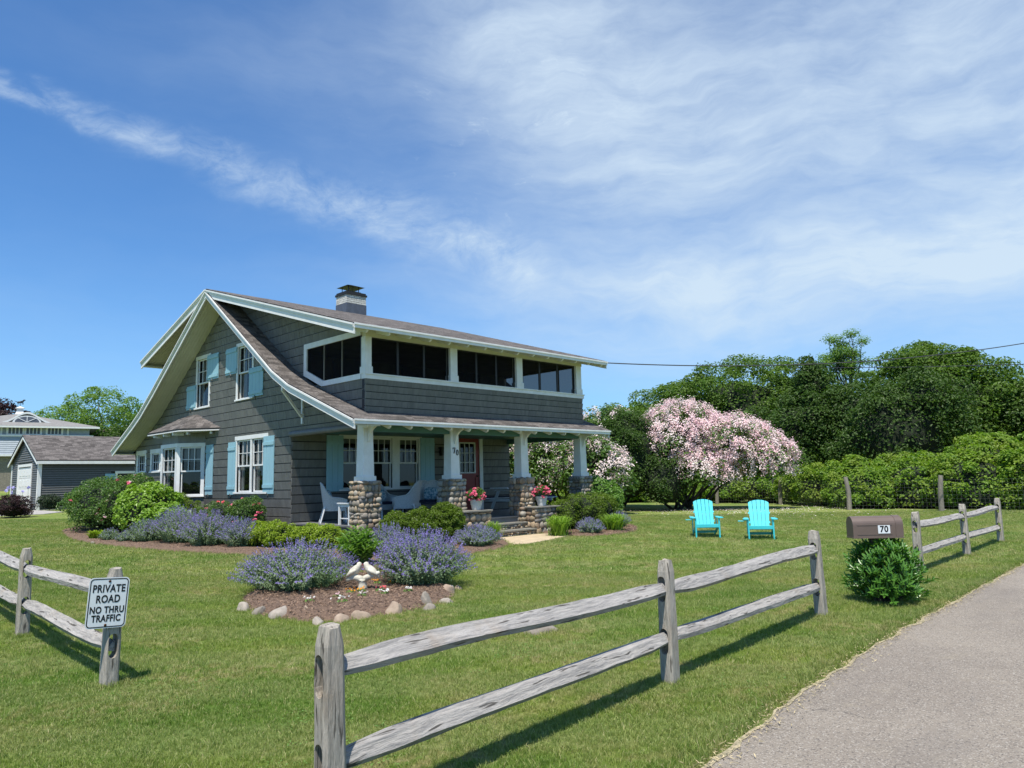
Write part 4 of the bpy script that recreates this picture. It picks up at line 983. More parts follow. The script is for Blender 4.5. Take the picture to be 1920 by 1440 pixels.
# left background
tree('ash_tree', 'tall bright green tree behind the garage roof', G3(14.2, 66.5), 12, [((0, 0, 6.9), (3.9, 3.8, 3.1)), ((-3.0, 2.0, 5.4), (2.8, 2.8, 2.2)), ((3.4, -2.6, 5.4), (1.9, 1.9, 2.5)), ((0, 0, 3.4), (4.4, 4.4, 2.2))], 'lf_light', 150, 190, .95, .22, .3, 16, barkm='twig', group='trees behind the garage', flat=.8)
tree('copper_beech', 'dark purple-leaved tree left of the rooftop cupola', G3(9.5, 86.5), 12, [((0, 0, 5.4), (3.6, 4.1, 4.2))], 'lf_purple', 90, 160, 1., .3, .3, 6, core=.7, group='trees behind the garage')
tree('conifer', 'dark evergreen at the far left edge behind the grey roof', G3(3.4, 88.5), 12, [((0, 0, 4.2), (4.6, 4.6, 5.6)), ((1.2, -3.4, 3.8), (3.2, 3.2, 4.2))], 'lf_conifer', 120, 180, 1., .25, .3, 5, core=.75, group='trees behind the garage')
tree('evergreen_tree', 'low dark evergreen between the bright green tree and the garage roof', G3(15.5, 60.5), 6, [((0, 0, 2.9), (3.4, 3.4, 2.6)), ((2.6, -2.6, 2.3), (2.8, 2.8, 2.3))], 'lf_tree2', 80, 170, .9, .22, .3, 5, core=.7, group='trees behind the garage')

# ------------------------------------------------------------------ flowering beauty bushes
def beauty(base, env, label, nb_, per, pinkness, leafn, dark=0., bl=.085):
    t = thing('beauty_bush', label, 'flowering shrub', base, 0, 'flowering shrubs at the edge of the lawn')
    P, N = crown_points(env, 170, leafn, .62, .8, .3, low=-.5)
    link('leaves', leaf_mesh('leaves', P, N, .15, .6), M['lf_rose'], t)
    # arching sprays studded with blossom
    Pw = []; Nw = []; Pp = []; Np = []
    for (c, r) in env:
        k = int(nb_*r[0]*r[2]); d = unit(k*2); d = d[d[:, 2] > -.55][:k]
        d[:, 2] += .15
        for j in range(len(d)):
            ce = np.array(c)+d[j]*np.array(r)*rng.uniform(.93, 1.06); hsp = ce+np.array([0, 0, .1])
            out_ = np.array([d[j, 0], d[j, 1], -.55]); m_ = per; s = np.linspace(0, 1, m_)
            L = rng.uniform(.18, .50); q = hsp+np.outer(s*L, out_)*.8-np.outer(s**2*L*.5, [0, 0, 1])+rng.normal(size=(m_, 3))*.085
            nn = np.tile(d[j]*.6+[0, 0, .6], (m_, 1))+unit(m_)*.6
            if rng.uniform() < pinkness: Pp.append(q); Np.append(nn)
            else: Pw.append(q); Nw.append(nn)
    link('blossom', leaf_mesh('blossom', np.concatenate(Pw), np.concatenate(Nw), bl, .85, .25), M['kolkw'], t)
    if Pp: link('pink_blossom', leaf_mesh('pink_blossom', np.concatenate(Pp), np.concatenate(Np), bl, .85, .25), M['kolkp'], t)
    mb = MB(); R = random.Random(3)
    for i in range(14):
        (c, r) = env[i % len(env)]; a = R.uniform(0, 2*PI); p0 = (math.cos(a)*.5, math.sin(a)*.5, -.1)
        bough(mb, p0, Vector(c)+Vector((R.uniform(-1, 1)*r[0], R.uniform(-1, 1)*r[1], R.uniform(0, .7)*r[2]))*.75, .07, .02, i, sag=.25)
    mb.build('stems', M['bark'], t, smooth=True)
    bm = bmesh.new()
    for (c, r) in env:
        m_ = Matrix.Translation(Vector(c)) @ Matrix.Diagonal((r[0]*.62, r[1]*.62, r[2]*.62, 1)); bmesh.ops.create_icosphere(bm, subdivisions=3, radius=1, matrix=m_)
    me = bpy.data.meshes.new('inner_shade'); bm.to_mesh(me); bm.free(); link('inner_shade', me, M['leafdeep'], t)  # solid near-black core standing in for the shade inside the shrub
    return t
beauty(G3(21.5, 4.9), [((0, 0, 3.1), (1.8, 2.1, 1.75)), ((.9, -2.2, 2.7), (1.6, 1.9, 1.45)), ((-.7, 2.3, 1.9), (1.4, 1.7, 1.0)), ((1.3, -3.5, 2.2), (1.2, 1.3, 1.2)), ((-.2, -1.2, 1.8), (1.5, 1.6, .9))], 'large rounded shrub smothered in pink and white blossom beyond the blue chairs', 165, 50, .55, 80, bl=.072)
beauty(G3(15.0, 7.4), [((0, 0, 1.9), (1.7, 1.9, 1.5)), ((.2, -1.9, 1.7), (1.4, 1.5, 1.3)), ((-.6, 1.5, 2.4), (1.3, 1.5, 1.2))], 'white blossoming shrub seen between the porch columns', 74, 52, .08, 110, bl=.075)
beauty(G3(22.4, 9.8), [((0, 0, 3.5), (1.6, 2.2, 1.6)), ((.4, -2.0, 3.2), (1.5, 1.5, 1.3)), ((0, 1.8, 2.6), (1.5, 1.5, 1.5))], 'pale blossoming shrub rising behind the dark green bush', 34, 50, .2, 120)
def bushy(name, label, base, env, mat, nclump, per, rc, leaf, cat='bush', group=None, core=.74, asp=.55, parts=None, flat=.85, inner=.15, low=-.6):
    t = thing(name, label, cat, base, 0, group)
    P, N = crown_points(env, nclump, per, rc, flat, inner, low=low); k = P[:, 2] > -.05
    link('leaves', leaf_mesh('leaves', P[k], N[k], leaf, asp), M[mat], t)
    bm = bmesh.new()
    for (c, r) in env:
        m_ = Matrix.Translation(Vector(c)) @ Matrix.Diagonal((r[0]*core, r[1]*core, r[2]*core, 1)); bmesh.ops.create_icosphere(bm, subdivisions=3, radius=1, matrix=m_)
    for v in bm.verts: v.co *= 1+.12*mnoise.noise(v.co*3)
    me = bpy.data.meshes.new('twigs'); bm.to_mesh(me); bm.free(); link('twigs', me, M['leafdeep'], t)  # solid dark core: the bush's inner shade painted on, no real twigs
    return t
bushy('dark_shrub', 'tall dark green bush between the two blossoming shrubs', G3(19.2, 6.4), [((0, 0, 2.3), (1.35, 1.6, 2.1)), ((.2, 0, 3.5), (1.1, 1.1, 1.1)), ((.6, -1.5, 1.3), (1.2, 1.2, 1.2))], 'lf_tree2', 120, 150, .42, .10, core=.8)
# thicket of vines and brambles rising to the right
tl = [(28.2, 1.5, 2.7), (26.6, .0, 2.5), (24.9, -2.2, 2.3), (26.2, -1.6, 2.9), (25.3, -4.4, 2.7), (27.2, -3.6, 3.1), (24.9, -6.6, 2.9), (27.0, -6.4, 4.0), (29.6, -6.2, 4.2), (25.0, -8.9, 3.3), (28.2, -9.2, 4.5), (31, -9.5, 4.8), (25.8, -11.5, 3.8), (29.4, 4.6, 2.2), (29.6, 7.2, 2.0), (30.0, 10.4, 2.1), (29.0, 13.4, 2.2), (21.4, 13.0, 1.7)]
env = []
for i, (x, y, h) in enumerate(tl): h *= .80; env.append(((x, y, h*.42), (1.5, 1.7, h*.52))); env.append(((x-.7*(x < 25.5), y-.3, .45), (.9, 1.5, .62)))
P, N = crown_points(env, 1250, 105, .32, .8, .05, low=-.5); k = P[:, 2] > 0
th = link('vine_thicket', leaf_mesh('vine_thicket', P[k], N[k], .125, .7), M['lf_vine']); tag(th, 'bright green tangle of vines and brambles banked behind the wire fence', 'thicket', kind='stuff')
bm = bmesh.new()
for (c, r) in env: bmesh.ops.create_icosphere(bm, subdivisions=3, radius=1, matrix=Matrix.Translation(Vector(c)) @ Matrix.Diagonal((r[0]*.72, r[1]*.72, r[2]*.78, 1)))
me = bpy.data.meshes.new('thicket_core'); bm.to_mesh(me); bm.free(); link('thicket_core', me, M['leafdeep'], th)  # dark core filling the hollows with painted shade
# far woods that close the view behind everything
env = []
for i in range(15): env.append(((62+rng.uniform(-3, 3)-i*.3, 34-i*5.2, 3.6), (4.5, 4.2, 4.2)))
P, N = crown_points(env, 420, 90, 1.2, .8, .1); k = P[:, 2] > 0
fw = link('far_woods', leaf_mesh('far_woods', P[k], N[k], .34, .7), M['lf_tree2']); tag(fw, kind='stuff', label='distant woods closing the view behind the garden', cat='woods')
env = [((x, 112-x*.25, 3.5), (7, 6, 4.4)) for x in range(-52, 64, 9)]
P, N = crown_points(env, 380, 70, 1.5, .8, .1); k = P[:, 2] > 0
fw = link('far_woods', leaf_mesh('far_woods', P[k], N[k], .5, .7), M['lf_tree2']); tag(fw, kind='stuff', label='low line of distant trees far behind the neighbouring house', cat='woods')

xx = rng.normal(20.5, 2.4, 1500); yy = rng.normal(1.5, 2.6, 1500)
link('fallen_petals', leaf_mesh('fallen_petals', np.column_stack([xx, yy, T(xx, yy)+.05]), unit(1500)*.3+np.array([0, 0, 1]), .05, .8, .1), M['kolkw']); tag(S.objects['fallen_petals'], kind='stuff')
# ------------------------------------------------------------------ shrubs and flowers of the borders
def blooms(t, pts, mat, r=.035, petals=14, name='bloom'):
    """each bloom its own part, sharing one mesh"""
    P = unit(petals)*r*.55; P[:, 2] = abs(P[:, 2])*.7; N = P/r+np.array([0, 0, .5]); me = leaf_mesh(name, P, N, r*1.15, .95, .25); me.materials.append(M[mat])
    for p in pts:
        o = bpy.data.objects.new(name, me); COL.objects.link(o); o.parent = t; o.location = p; s = random.uniform(.8, 1.25); o.scale = (s, s, s); o.rotation_euler = (random.uniform(-.6, .6), random.uniform(-.6, .6), random.uniform(0, 6))
def surf(env, n, toward=(-.7, -.7, .35), k=1.02):
    out = []
    while len(out) < n:
        c, r = random.choice(env); d = Vector((random.gauss(0, 1), random.gauss(0, 1), random.gauss(0, 1))).normalized()
        if d.dot(Vector(toward)) < .15: continue
        out.append(Vector(c)+Vector((d.x*r[0], d.y*r[1], d.z*r[2]))*k)
    return out
e = [((0, 0, .75), (.95, 1.5, .85)), ((.5, 2.0, .8), (.9, 1.2, .8)), ((.3, -1.5, .8), (.8, 1.0, .85))]
t = bushy('rose_bush', 'big dark green rose bush with a few pink and pale blooms beside the garage wall', G3(-2.15, 11.3), e, 'lf_rose', 190, 110, .20, .065); blooms(t, surf(e, 7), 'pink', .07); blooms(t, surf(e, 8), 'palepink', .06)
e = [((0, 0, .75), (.85, .95, .75)), ((.1, -1.0, .45), (.65, .8, .5)), ((.2, .9, .8), (.7, .8, .7))]
bushy('hydrangea', 'bright lime green leafy shrub between the rose bush and the boxwood', G3(-2.0, 7.75), e, 'lf_hyd', 120, 90, .18, .085, asp=.7)
e = [((0, 0, .8), (.65, .7, .8))]
t = bushy('rose_bush', 'tall rose with pale pink blooms against the far end of the gable wall', G3(-.9, 11.9), [((0, 0, 1.0), (.5, .9, .75))], 'lf_rose', 60, 90, .18, .06); blooms(t, surf([((0, 0, 1.0), (.5, .9, .75))], 10), 'palepink', .065)
bushy('boxwood', 'rounded boxwood under the bay window', G3(-.95, 8.35), [((0, 0, .55), (.55, 1.05, .62)), ((0, .6, .5), (.5, .7, .55)), ((0, -.5, .45), (.5, .7, .5))], 'lf_box', 150, 120, .13, .04, core=.76)
bx = [((0, 0, .55), (.56, .56, .58))]
for (x, y, s, lab) in ((.36, -.70, .74, 'leftmost of three clipped boxwood balls right of the first stone pillar'), (1.00, -.76, .78, 'middle one of three clipped boxwood balls before the porch'), (1.68, -.82, .88, 'rightmost and largest of three clipped boxwood balls before the porch')):
    bushy('boxwood', lab, G3(x, y), [((0, 0, .5*s), (.50*s, .50*s, .56*s))], 'lf_box', 190, 120, .085, .034, group='clipped boxwoods before the porch', core=.76)
bushy('boxwood', 'wide boxwood in front of the rightmost stone pillar', G3(6.75, -.75), [((0, 0, .5), (.7, .7, .55)), ((.7, -.1, .5), (.65, .6, .52)), ((-.55, .1, .42), (.5, .5, .42))], 'lf_box', 200, 120, .12, .036, core=.76)
bushy('viburnum', 'leafy green shrub at the right corner of the porch', G3(8.5, -.1), [((0, 0, .75), (.7, .7, .72)), ((.4, .3, .5), (.6, .6, .5))], 'lf_mid', 90, 90, .2, .08, asp=.6)
bushy('spirea_hedge', 'lime green mounded shrub at the house corner, left of the deck', G3(-1.28, 2.1), [((0, .35, .30), (.40, .52, .30)), ((.05, -.35, .30), (.40, .50, .30))], 'lf_lime', 120, 100, .09, .04, core=.76, group='lime green spireas')
bushy('spirea_hedge', 'lime green mounded shrub right under the deck edge', G3(-.85, .75), [((0, .2, .28), (.36, .48, .28)), ((.1, -.35, .26), (.34, .46, .26))], 'lf_lime', 110, 100, .09, .04, core=.76, group='lime green spireas')
# rose with red-pink blooms below the double window
e = [((0, 0, .58), (.42, .62, .55))]
t = bushy('rose_bush', 'pink flowering rose bush below the double window by the house corner', G3(-.78, 4.3), e, 'lf_rose', 80, 90, .13, .045); blooms(t, surf(e, 16), 'pink', .05)
e = [((0, 0, .55), (.3, .55, .45)), ((0, 1.0, .45), (.25, .45, .38))]
t = bushy('rose_bush', 'loose rose bush with coral blooms between the bay window and the double window', G3(-.7, 6.1), e, 'lf_rose', 60, 60, .13, .045); blooms(t, surf(e, 14), 'coral', .048)
# leafy perennial
def stalks(name, label, base, n, h, spread, leaf, mat, cat='plant', droop=.4, wid=.02, group=None, seg=5, hv=.3):
    """arching strap leaves from one crown"""
    V = []; F = []; q = 0
    for i in range(n):
        a = random.uniform(0, 2*PI); L = h*random.uniform(1-hv, 1.15); sp_ = spread*random.uniform(.15, 1); w = wid*random.uniform(.7, 1.2)
        bx_, by_ = random.gauss(0, spread*.16), random.gauss(0, spread*.16); d = Vector((math.cos(a), math.sin(a), 0)); sd_ = Vector((-d.y, d.x, 0))
        for s in range(seg+1):
            u = s/seg; p = Vector((bx_, by_, 0))+d*sp_*u+Vector((0, 0, L*(u*(1+droop)-droop*1.25*u**2.6))); ww = w*(1-u**2)*.5+.0008
            V += [p-sd_*ww, p+sd_*ww]
            if s: F.append((q-2, q-1, q+1, q))
            q += 2
    t = thing(name, label, cat, base, 0, group); link('blades', npmesh('blades', np.array([tuple(v) for v in V]), np.array(F)), M[mat], t); return t
stalks('daylily', 'arching green daylily clump right of the planter wall', G3(4.95, -1.55), 420, .52, .52, 0, 'lf_day', droop=.75, wid=.022)
stalks('daylily', 'green daylily clump right of the bluish catmint by the lawn edge', G3(6.75, -2.0), 380, .5, .55, 0, 'lf_day', droop=.75, wid=.022)
stalks('ornamental_grass', 'fine green grass tuft left of the porch steps', G3(2.75, -1.35), 380, .50, .36, 0, 'lf_day', droop=.5, wid=.010)
stalks('hosta', 'small yellow green plant at the left tip of the flower border', G3(-3.15, 8.4), 70, .28, .36, 0, 'lf_lime', droop=.7, wid=.07)
def perennial(name, label, base, r, h, n, mat, leaf):
    t = thing(name, label, 'plant', base); P = []; N = []; Dd = []; mb = MB()
    for i in range(n):
        a = random.uniform(0, 2*PI); q = math.sqrt(random.random()); tip = Vector((math.cos(a)*r*q, math.sin(a)*r*q, h*(1-.45*q*q)*random.uniform(.8, 1.05))); b0 = Vector((tip.x*.25, tip.y*.25, 0))
        mb.tube([b0, b0.lerp(tip, .5)+Vector((0, 0, .05)), tip], [.006, .005, .003], 3, cap=False)
        for k in range(16):
            u = .25+.75*k/15; p = b0.lerp(tip, u)+Vector((0, 0, .1*u*(1-u))); aa = k*2.4; d = Vector((math.cos(aa), math.sin(aa), .45)); P.append(p+d*leaf*.5); N.append(Vector((-d.x*.5, -d.y*.5, 1))); Dd.append(d)
    link('leaves', leaf_mesh('leaves', np.array([tuple(p) for p in P]), np.array([tuple(p) for p in N]), leaf, .36, .12, .3, np.array([tuple(p) for p in Dd])*1.5), M[mat], t); mb.build('stems', M['lf_mid'], t); return t
perennial('shasta_plant', 'fresh green pointed-leaf perennial between the two big catmint clumps', G3(-2.05, -2.75), .42, .72, 75, 'lf_mid', .135)
# catmint
def catmint(label, base, r, h, n, seedn, fl='nep', dens=30, lf=1., group='catmint plants in bloom', name='catmint', spike=.26, asp=1.):
    random.seed(seedn); t = thing(name, label, 'flowering plant', base, 0, group); Pl = []; Nl = []; Pf = []; Nf = []; mb = MB()
    for i in range(n):
        a = random.uniform(0, 2*PI); q = random.random()**.5; el_ = (1-q*.72)
        d = Vector((math.cos(a)*q, math.sin(a)*q*asp, 0)); L = h*random.uniform(.86, 1.14)
        b0 = Vector((d.x*r*.35, d.y*r*.35, 0)); tip = Vector((d.x*r*1.04, d.y*r*1.04, L*math.sqrt(max(.06, 1-q*q*.86)))); mid = b0.lerp(tip, .55)+Vector((0, 0, L*.12))
        def pt(u): return (1-u)**2*b0+2*u*(1-u)*mid+u*u*tip
        if i % 2 == 0: mb.tube([pt(0), pt(.5), pt(.8), pt(1)], [.004, .003, .0025, .0015], 3, cap=False)
        nl = int(22*lf)
        for k in range(nl):
            u = random.uniform(.12, .80); p = pt(u)+Vector((random.gauss(0, .022), random.gauss(0, .022), random.gauss(0, .016))); Pl.append(tuple(p)); Nl.append((random.gauss(0, .6)+d.x, random.gauss(0, .6)+d.y, .8))
        dirn = (pt(1)-pt(.8)).normalized(); s0 = spike*random.uniform(.6, 1.2)
        for k in range(dens):
            u = k/dens
            if (int(u*9) % 3 == 2) and u < .7: continue
            wv = .016*(1-u*.75); p = tip-dirn*s0*(1-u)+Vector((random.gauss(0, wv), random.gauss(0, wv), random.gauss(0, .006))); Pf.append(tuple(p)); Nf.append((random.gauss(0, 1)+d.x, random.gauss(0, 1)+d.y, .5))
    link('leaves', leaf_mesh('leaves', np.array(Pl), np.array(Nl), .034, .6, .15), M['lf_nep'], t)
    link('flower_spikes', leaf_mesh('flower_spikes', np.array(Pf), np.array(Nf), .019, .75, .2), M[fl], t); mb.build('stems', M['lf_nep'], t); return t
catmint('big blue-purple catmint on the left of the island bed', G3(-4.15, -4.35), .98, .74, 470, 1, dens=19, lf=1.9, spike=.26)
catmint('big blue-purple catmint on the right of the island bed', G3(-2.65, -5.35), .84, .86, 520, 2, dens=26, lf=1.7, spike=.30)
catmint('greyish catmint behind the leafy perennial near the first boxwood ball', G3(-.75, -1.95), .52, .66, 230, 3, 'nep2')
catmint('tallest purple catmint below the bay window', G3(-2.1, 5.2), .85, .92, 470, 4, dens=18, asp=1.2, lf=1.4)
catmint('purple catmint in the middle of the border along the gable', G3(-2.0, 3.75), .78, .84, 430, 5, dens=20, lf=1.4)
catmint('bluish catmint left of the lime green shrub', G3(-1.65, 2.75), .62, .70, 300, 6, 'nep2')
catmint('grey green catmint barely in bloom below the lime hydrangea', G3(-2.55, 6.3), .62, .60, 260, 7, 'nep2', dens=12, lf=1.6)
catmint('dark little lavender clump near the left tip of the border', G3(-3.05, 7.55), .30, .36, 120, 8, 'nep2', dens=14, name='lavender', group='low lavender clumps'); catmint('little lavender clump between the border tip and the catmint', G3(-2.9, 6.75), .28, .32, 110, 9, 'nep2', dens=14, name='lavender', group='low lavender clumps')
catmint('catmint sprawling on the lawn side left of the porch steps', G3(1.65, -1.95), .62, .48, 330, 10, 'nep2', lf=1.2)
catmint('bluish catmint between the two daylily clumps', G3(5.75, -1.95), .42, .44, 220, 11, 'nep2')
catmint('last catmint at the right end of the porch border', G3(7.75, -1.35), .42, .52, 200, 12, 'nep2')
random.seed(21)
bushy('barberry', 'small dark reddish shrub at the left edge by the garage', G3(-2.2, 22.6), [((0, 0, .40), (.75, .75, .48))], 'lf_purple', 60, 70, .16, .07); bushy('barberry', 'small shrub at the foot of the garage corner', G3(.9, 29.6), [((0, 0, .4), (.5, .4, .45))], 'lf_conifer', 40, 60, .15, .07)
def irises(label, base, n):
    t = thing('iris', label, 'flower', base); mb = MB()
    for i in range(n):
        x, y, z = random.gauss(0, .35), random.gauss(0, .6), random.uniform(.9, 1.25); mb.tube([(x, y, 0), (x, y, z)], .008, 4)
        P = unit(10)*.05+np.array([x, y, z]); link('bloom', leaf_mesh('bloom', P, unit(10), .10, .8), M['iris'], t)
    mb.build('stems', M['lf_mid'], t)
irises('lilac irises rising left of the big rose bush', G3(-1.7, 14.2), 6); irises('lilac irises at the left edge before the garage', G3(-1.6, 25.5), 7)
# ------------------------------------------------------------------ mulch beds
def smooth_poly(P, it=2):
    for _ in range(it): P = [q for i in range(len(P)) for q in ((P[i][0]*.75+P[(i+1) % len(P)][0]*.25, P[i][1]*.75+P[(i+1) % len(P)][1]*.25), (P[i][0]*.25+P[(i+1) % len(P)][0]*.75, P[i][1]*.25+P[(i+1) % len(P)][1]*.75))]
    return P
def inside(P, X, Y):
    c = np.zeros(X.shape, bool); n = len(P); j = n-1
    for i in range(n):
        xi, yi = P[i]; xj, yj = P[j]
        k = ((yi > Y) != (yj > Y)) & (X < (xj-xi)*(Y-yi)/(yj-yi+1e-12)+xi); c ^= k; j = i
    return c
def edge_dist(P, X, Y):
    D = np.full(X.shape, 1e9); n = len(P)
    for i in range(n):
        a = P[i]; b = P[(i+1) % n]; dx, dy = b[0]-a[0], b[1]-a[1]; t = np.clip(((X-a[0])*dx+(Y-a[1])*dy)/(dx*dx+dy*dy+1e-12), 0, 1)
        D = np.minimum(D, np.hypot(X-a[0]-t*dx, Y-a[1]-t*dy))
    return D
ISL = smooth_poly([(-5.15, -4.7), (-5.38, -5.4), (-5.32, -6.1), (-5.1, -6.62), (-4.7, -6.78), (-4.3, -6.82), (-3.8, -6.84), (-3.2, -6.66), (-2.6, -6.15), (-2.1, -5.3), (-1.9, -4.3), (-2.6, -3.6), (-3.9, -3.4), (-4.9, -4.0)])
BED = smooth_poly([(-3.65, 8.3), (-3.5, 6.5), (-3.3, 4.8), (-3.0, 3.2), (-2.55, 1.7), (-2.2, .4), (-2.6, -1.6), (-2.75, -2.9), (-2.0, -3.5), (-.6, -3.0), (.6, -2.75), (1.6, -2.65), (2.5, -2.2), (3.2, -1.3), (3.3, -.65), (3.3, .2), (.0, .2), (-.0, 3.5), (0, 14), (-2.6, 14), (-3.3, 11)])
BED2 = smooth_poly([(5.05, -.6), (5.4, -1.3), (4.9, -1.95), (5.6, -2.4), (6.7, -2.5), (7.8, -2.1), (8.9, -1.2), (9.3, .2), (8.9, 1.4), (8.2, 1.2), (8.1, -.2), (6, -.3)])
BEDS = [ISL, BED, BED2]
def bed(P, h, label):
    x0, x1 = min(p[0] for p in P)-.1, max(p[0] for p in P)+.1; y0, y1 = min(p[1] for p in P)-.1, max(p[1] for p in P)+.1; st = .07
    X, Y = np.meshgrid(np.arange(x0, x1, st), np.arange(y0, y1, st)); ins = inside(P, X, Y); D = edge_dist(P, X, Y)*np.where(ins, 1, -1)
    nz = np.array([mnoise.noise(Vector((a*3, b_*3, 0)))+.6*mnoise.noise(Vector((a*11, b_*11, 5))) for a, b_ in zip(X.ravel(), Y.ravel())]).reshape(X.shape)
    Z = T(X, Y)+np.clip(D*.5, -.06, h)+.012*nz*(D > 0)
    i = np.arange(X.size).reshape(X.shape); F = np.stack([i[:-1, :-1], i[:-1, 1:], i[1:, 1:], i[1:, :-1]], -1).reshape(-1, 4); ok = (D > -.1).ravel()
    F = F[ok[F].all(1)]
    o = link('flower_bed', npmesh('flower_bed', np.stack([X, Y, Z], -1).reshape(-1, 3), F, True), M['mulch']); tag(o, kind='structure')
    k = (D > .03).ravel(); pts = np.stack([X.ravel()[k], Y.ravel()[k], Z.ravel()[k]], 1); m_ = min(9000, len(pts)*4); q = pts[rng.integers(0, len(pts), m_)]+np.column_stack([rng.uniform(-.04, .04, (m_, 2)), rng.uniform(.0, .014, m_)])
    N = unit(m_)*.6+np.array([0, 0, 1]); c = link('bark_chips', leaf_mesh('bark_chips', q, N, .035, .35, .1), M['chip'], o); tag(c, kind='stuff')
    return o
bed(ISL, .10, ''); bed(BED, .06, ''); bed(BED2, .06, '')

# ------------------------------------------------------------------ garden stones, each a thing
def boulder(x, y, w, d, h, rz, seed, label, mat='rock', group=None):
    w *= .96; d *= 1.1; h *= .9; bm = bmesh.new(); bmesh.ops.create_icosphere(bm, subdivisions=3, radius=1); off = Vector((seed*7.1, seed*1.3, 0)); R = random.Random(seed)
    cuts = [(Vector((R.gauss(0, 1), R.gauss(0, 1), R.uniform(-.1, 1))).normalized(), R.uniform(.55, .85)) for _ in range(11)]
    for v in bm.verts:
        c = v.co.copy()
        for nn, dd_ in cuts:
            e = c.dot(nn)-dd_
            if e > 0: c -= nn*e*.9
        c *= 1+.10*mnoise.noise(c*1.7+off)+.05*mnoise.noise(c*5+off); v.co = Vector((c.x*w/2, c.y*d/2, c.z*h))
    me = bpy.data.meshes.new('rock'); bm.to_mesh(me); bm.free(); me.polygons.foreach_set('use_smooth', [True]*len(me.polygons))
    o = link('rock', me, M[mat], None, (x, y, tz(x, y)+.0)); o.rotation_euler = (R.uniform(-.15, .15), R.uniform(-.15, .15), rz); return tag(o, label, 'rock', group)
g_ = 'stones edging the island bed'
for a in ((-5.33, -5.02, .30, .20, .15, .9, 1, 'dark tilted stone at the far left tip of the island bed'), (-5.30, -5.42, .34, .20, .13, 1.0, 2, 'long grey stone second from the left tip of the island bed'),
          (-5.22, -5.82, .42, .30, .17, .4, 3, 'wide mossy stone under the left catmint at the bed edge'), (-5.02, -6.08, .40, .19, .15, 1.0, 4, 'pale leaning slab stone right of the mossy one'),
          (-5.18, -6.62, .24, .15, .11, .8, 5, 'small pale squared stone just above the nearest fence post'), (-4.92, -6.70, .26, .2, .10, .1, 6, 'rounded tan stone half sunk beside the white stone'),
          (-4.68, -6.72, .36, .18, .14, -.2, 7, 'long bright white stone in the middle of the bed edge'), (-4.50, -6.62, .20, .18, .10, .5, 8, 'brown stone tucked behind the bright white stone'),
          (-4.55, -6.10, .10, .09, .07, .5, 9, 'tiny white stone lying loose inside the mulch'), (-4.20, -6.78, .33, .24, .20, .1, 10, 'big rounded beige boulder at the front of the bed'),
          (-3.97, -6.60, .14, .12, .10, .6, 11, 'small grey stone right behind the beige boulder'), (-3.78, -6.90, .26, .18, .08, .2, 12, 'flat pale stone low in the grass right of the beige boulder'),
          (-3.62, -6.66, .25, .2, .21, .5, 13, 'upright speckled stone near the right catmint'), (-3.30, -6.72, .26, .12, .08, -.2, 14, 'thin flat stone at the right front of the bed'),
          (-2.78, -6.16, .28, .22, .22, .3, 15, 'dark stone under the right edge of the catmint'), (-2.60, -5.98, .2, .14, .12, .3, 16, 'small white and tan stone at the right end of the bed'), (-2.42, -5.95, .16, .12, .08, 0, 17, 'last little stone out in the grass right of the bed')): boulder(*a, group=g_)
boulder(-3.9, -8.98, .50, .30, .13, .1, 22, 'flat pale boulder in the lawn behind the top fence rail')
for i in range(6): boulder(-3.55+i*.19, 7.3-i*.75, .13, .11, .07, i, 30+i, 'small fieldstone edging the long border, %s' % ['by the hosta tip', 'next to the first lavender', 'between the lavenders', 'after the second lavender', 'before the catmints', 'under the first catmint'][i], group='little stones along the gable border')

# ------------------------------------------------------------------ small bedding flowers
def bedding(x, y, mat, n, lab, r=.07):
    t = thing('bedding_flower', lab, 'flower', (x, y, tz(x, y)+.09), 0, 'small bedding flowers in the mulch')
    m_ = 40; P = unit(m_)*np.array([r, r, r*.5]); P[:, 2] = abs(P[:, 2]); link('leaves', leaf_mesh('leaves', P, P/r+np.array([0, 0, .5]), .035, .5), M['lf_mid'], t)
    blooms(t, [Vector((random.gauss(0, r*.6), random.gauss(0, r*.6), r*.55+random.uniform(0, .03))) for _ in range(n)], mat, .016, 8)
for x, y, m_, n, lab in ((-4.45, -5.98, 'whitef', 9, 'white flowers at the foot of the left catmint'), (-4.72, -5.62, 'whitef', 8, 'sparse white flowers left of the mulch opening'), (-3.95, -5.42, 'orange', 6, 'orange pansies left of the dove statue base'), (-3.80, -5.45, 'orange', 5, 'yellow orange pansies right before the dove statue'), (-3.22, -5.02, 'orange', 6, 'orange pansies right of the dove statue'), (-3.12, -5.22, 'orange', 5, 'orange pansies nearest the right catmint'), (-4.02, -5.80, 'whitef', 7, 'white flowers below the statue'), (-3.60, -5.62, 'coral', 6, 'red flowers in the middle of the mulch'), (-3.72, -5.88, 'whitef', 11, 'white alyssum right of the red flowers'), (-3.38, -5.98, 'whitef', 11, 'white alyssum under the right catmint'), (-4.28, -5.60, 'palepink', 4, 'little rust pink flower left of the statue')): bedding(x, y, m_, n, lab)

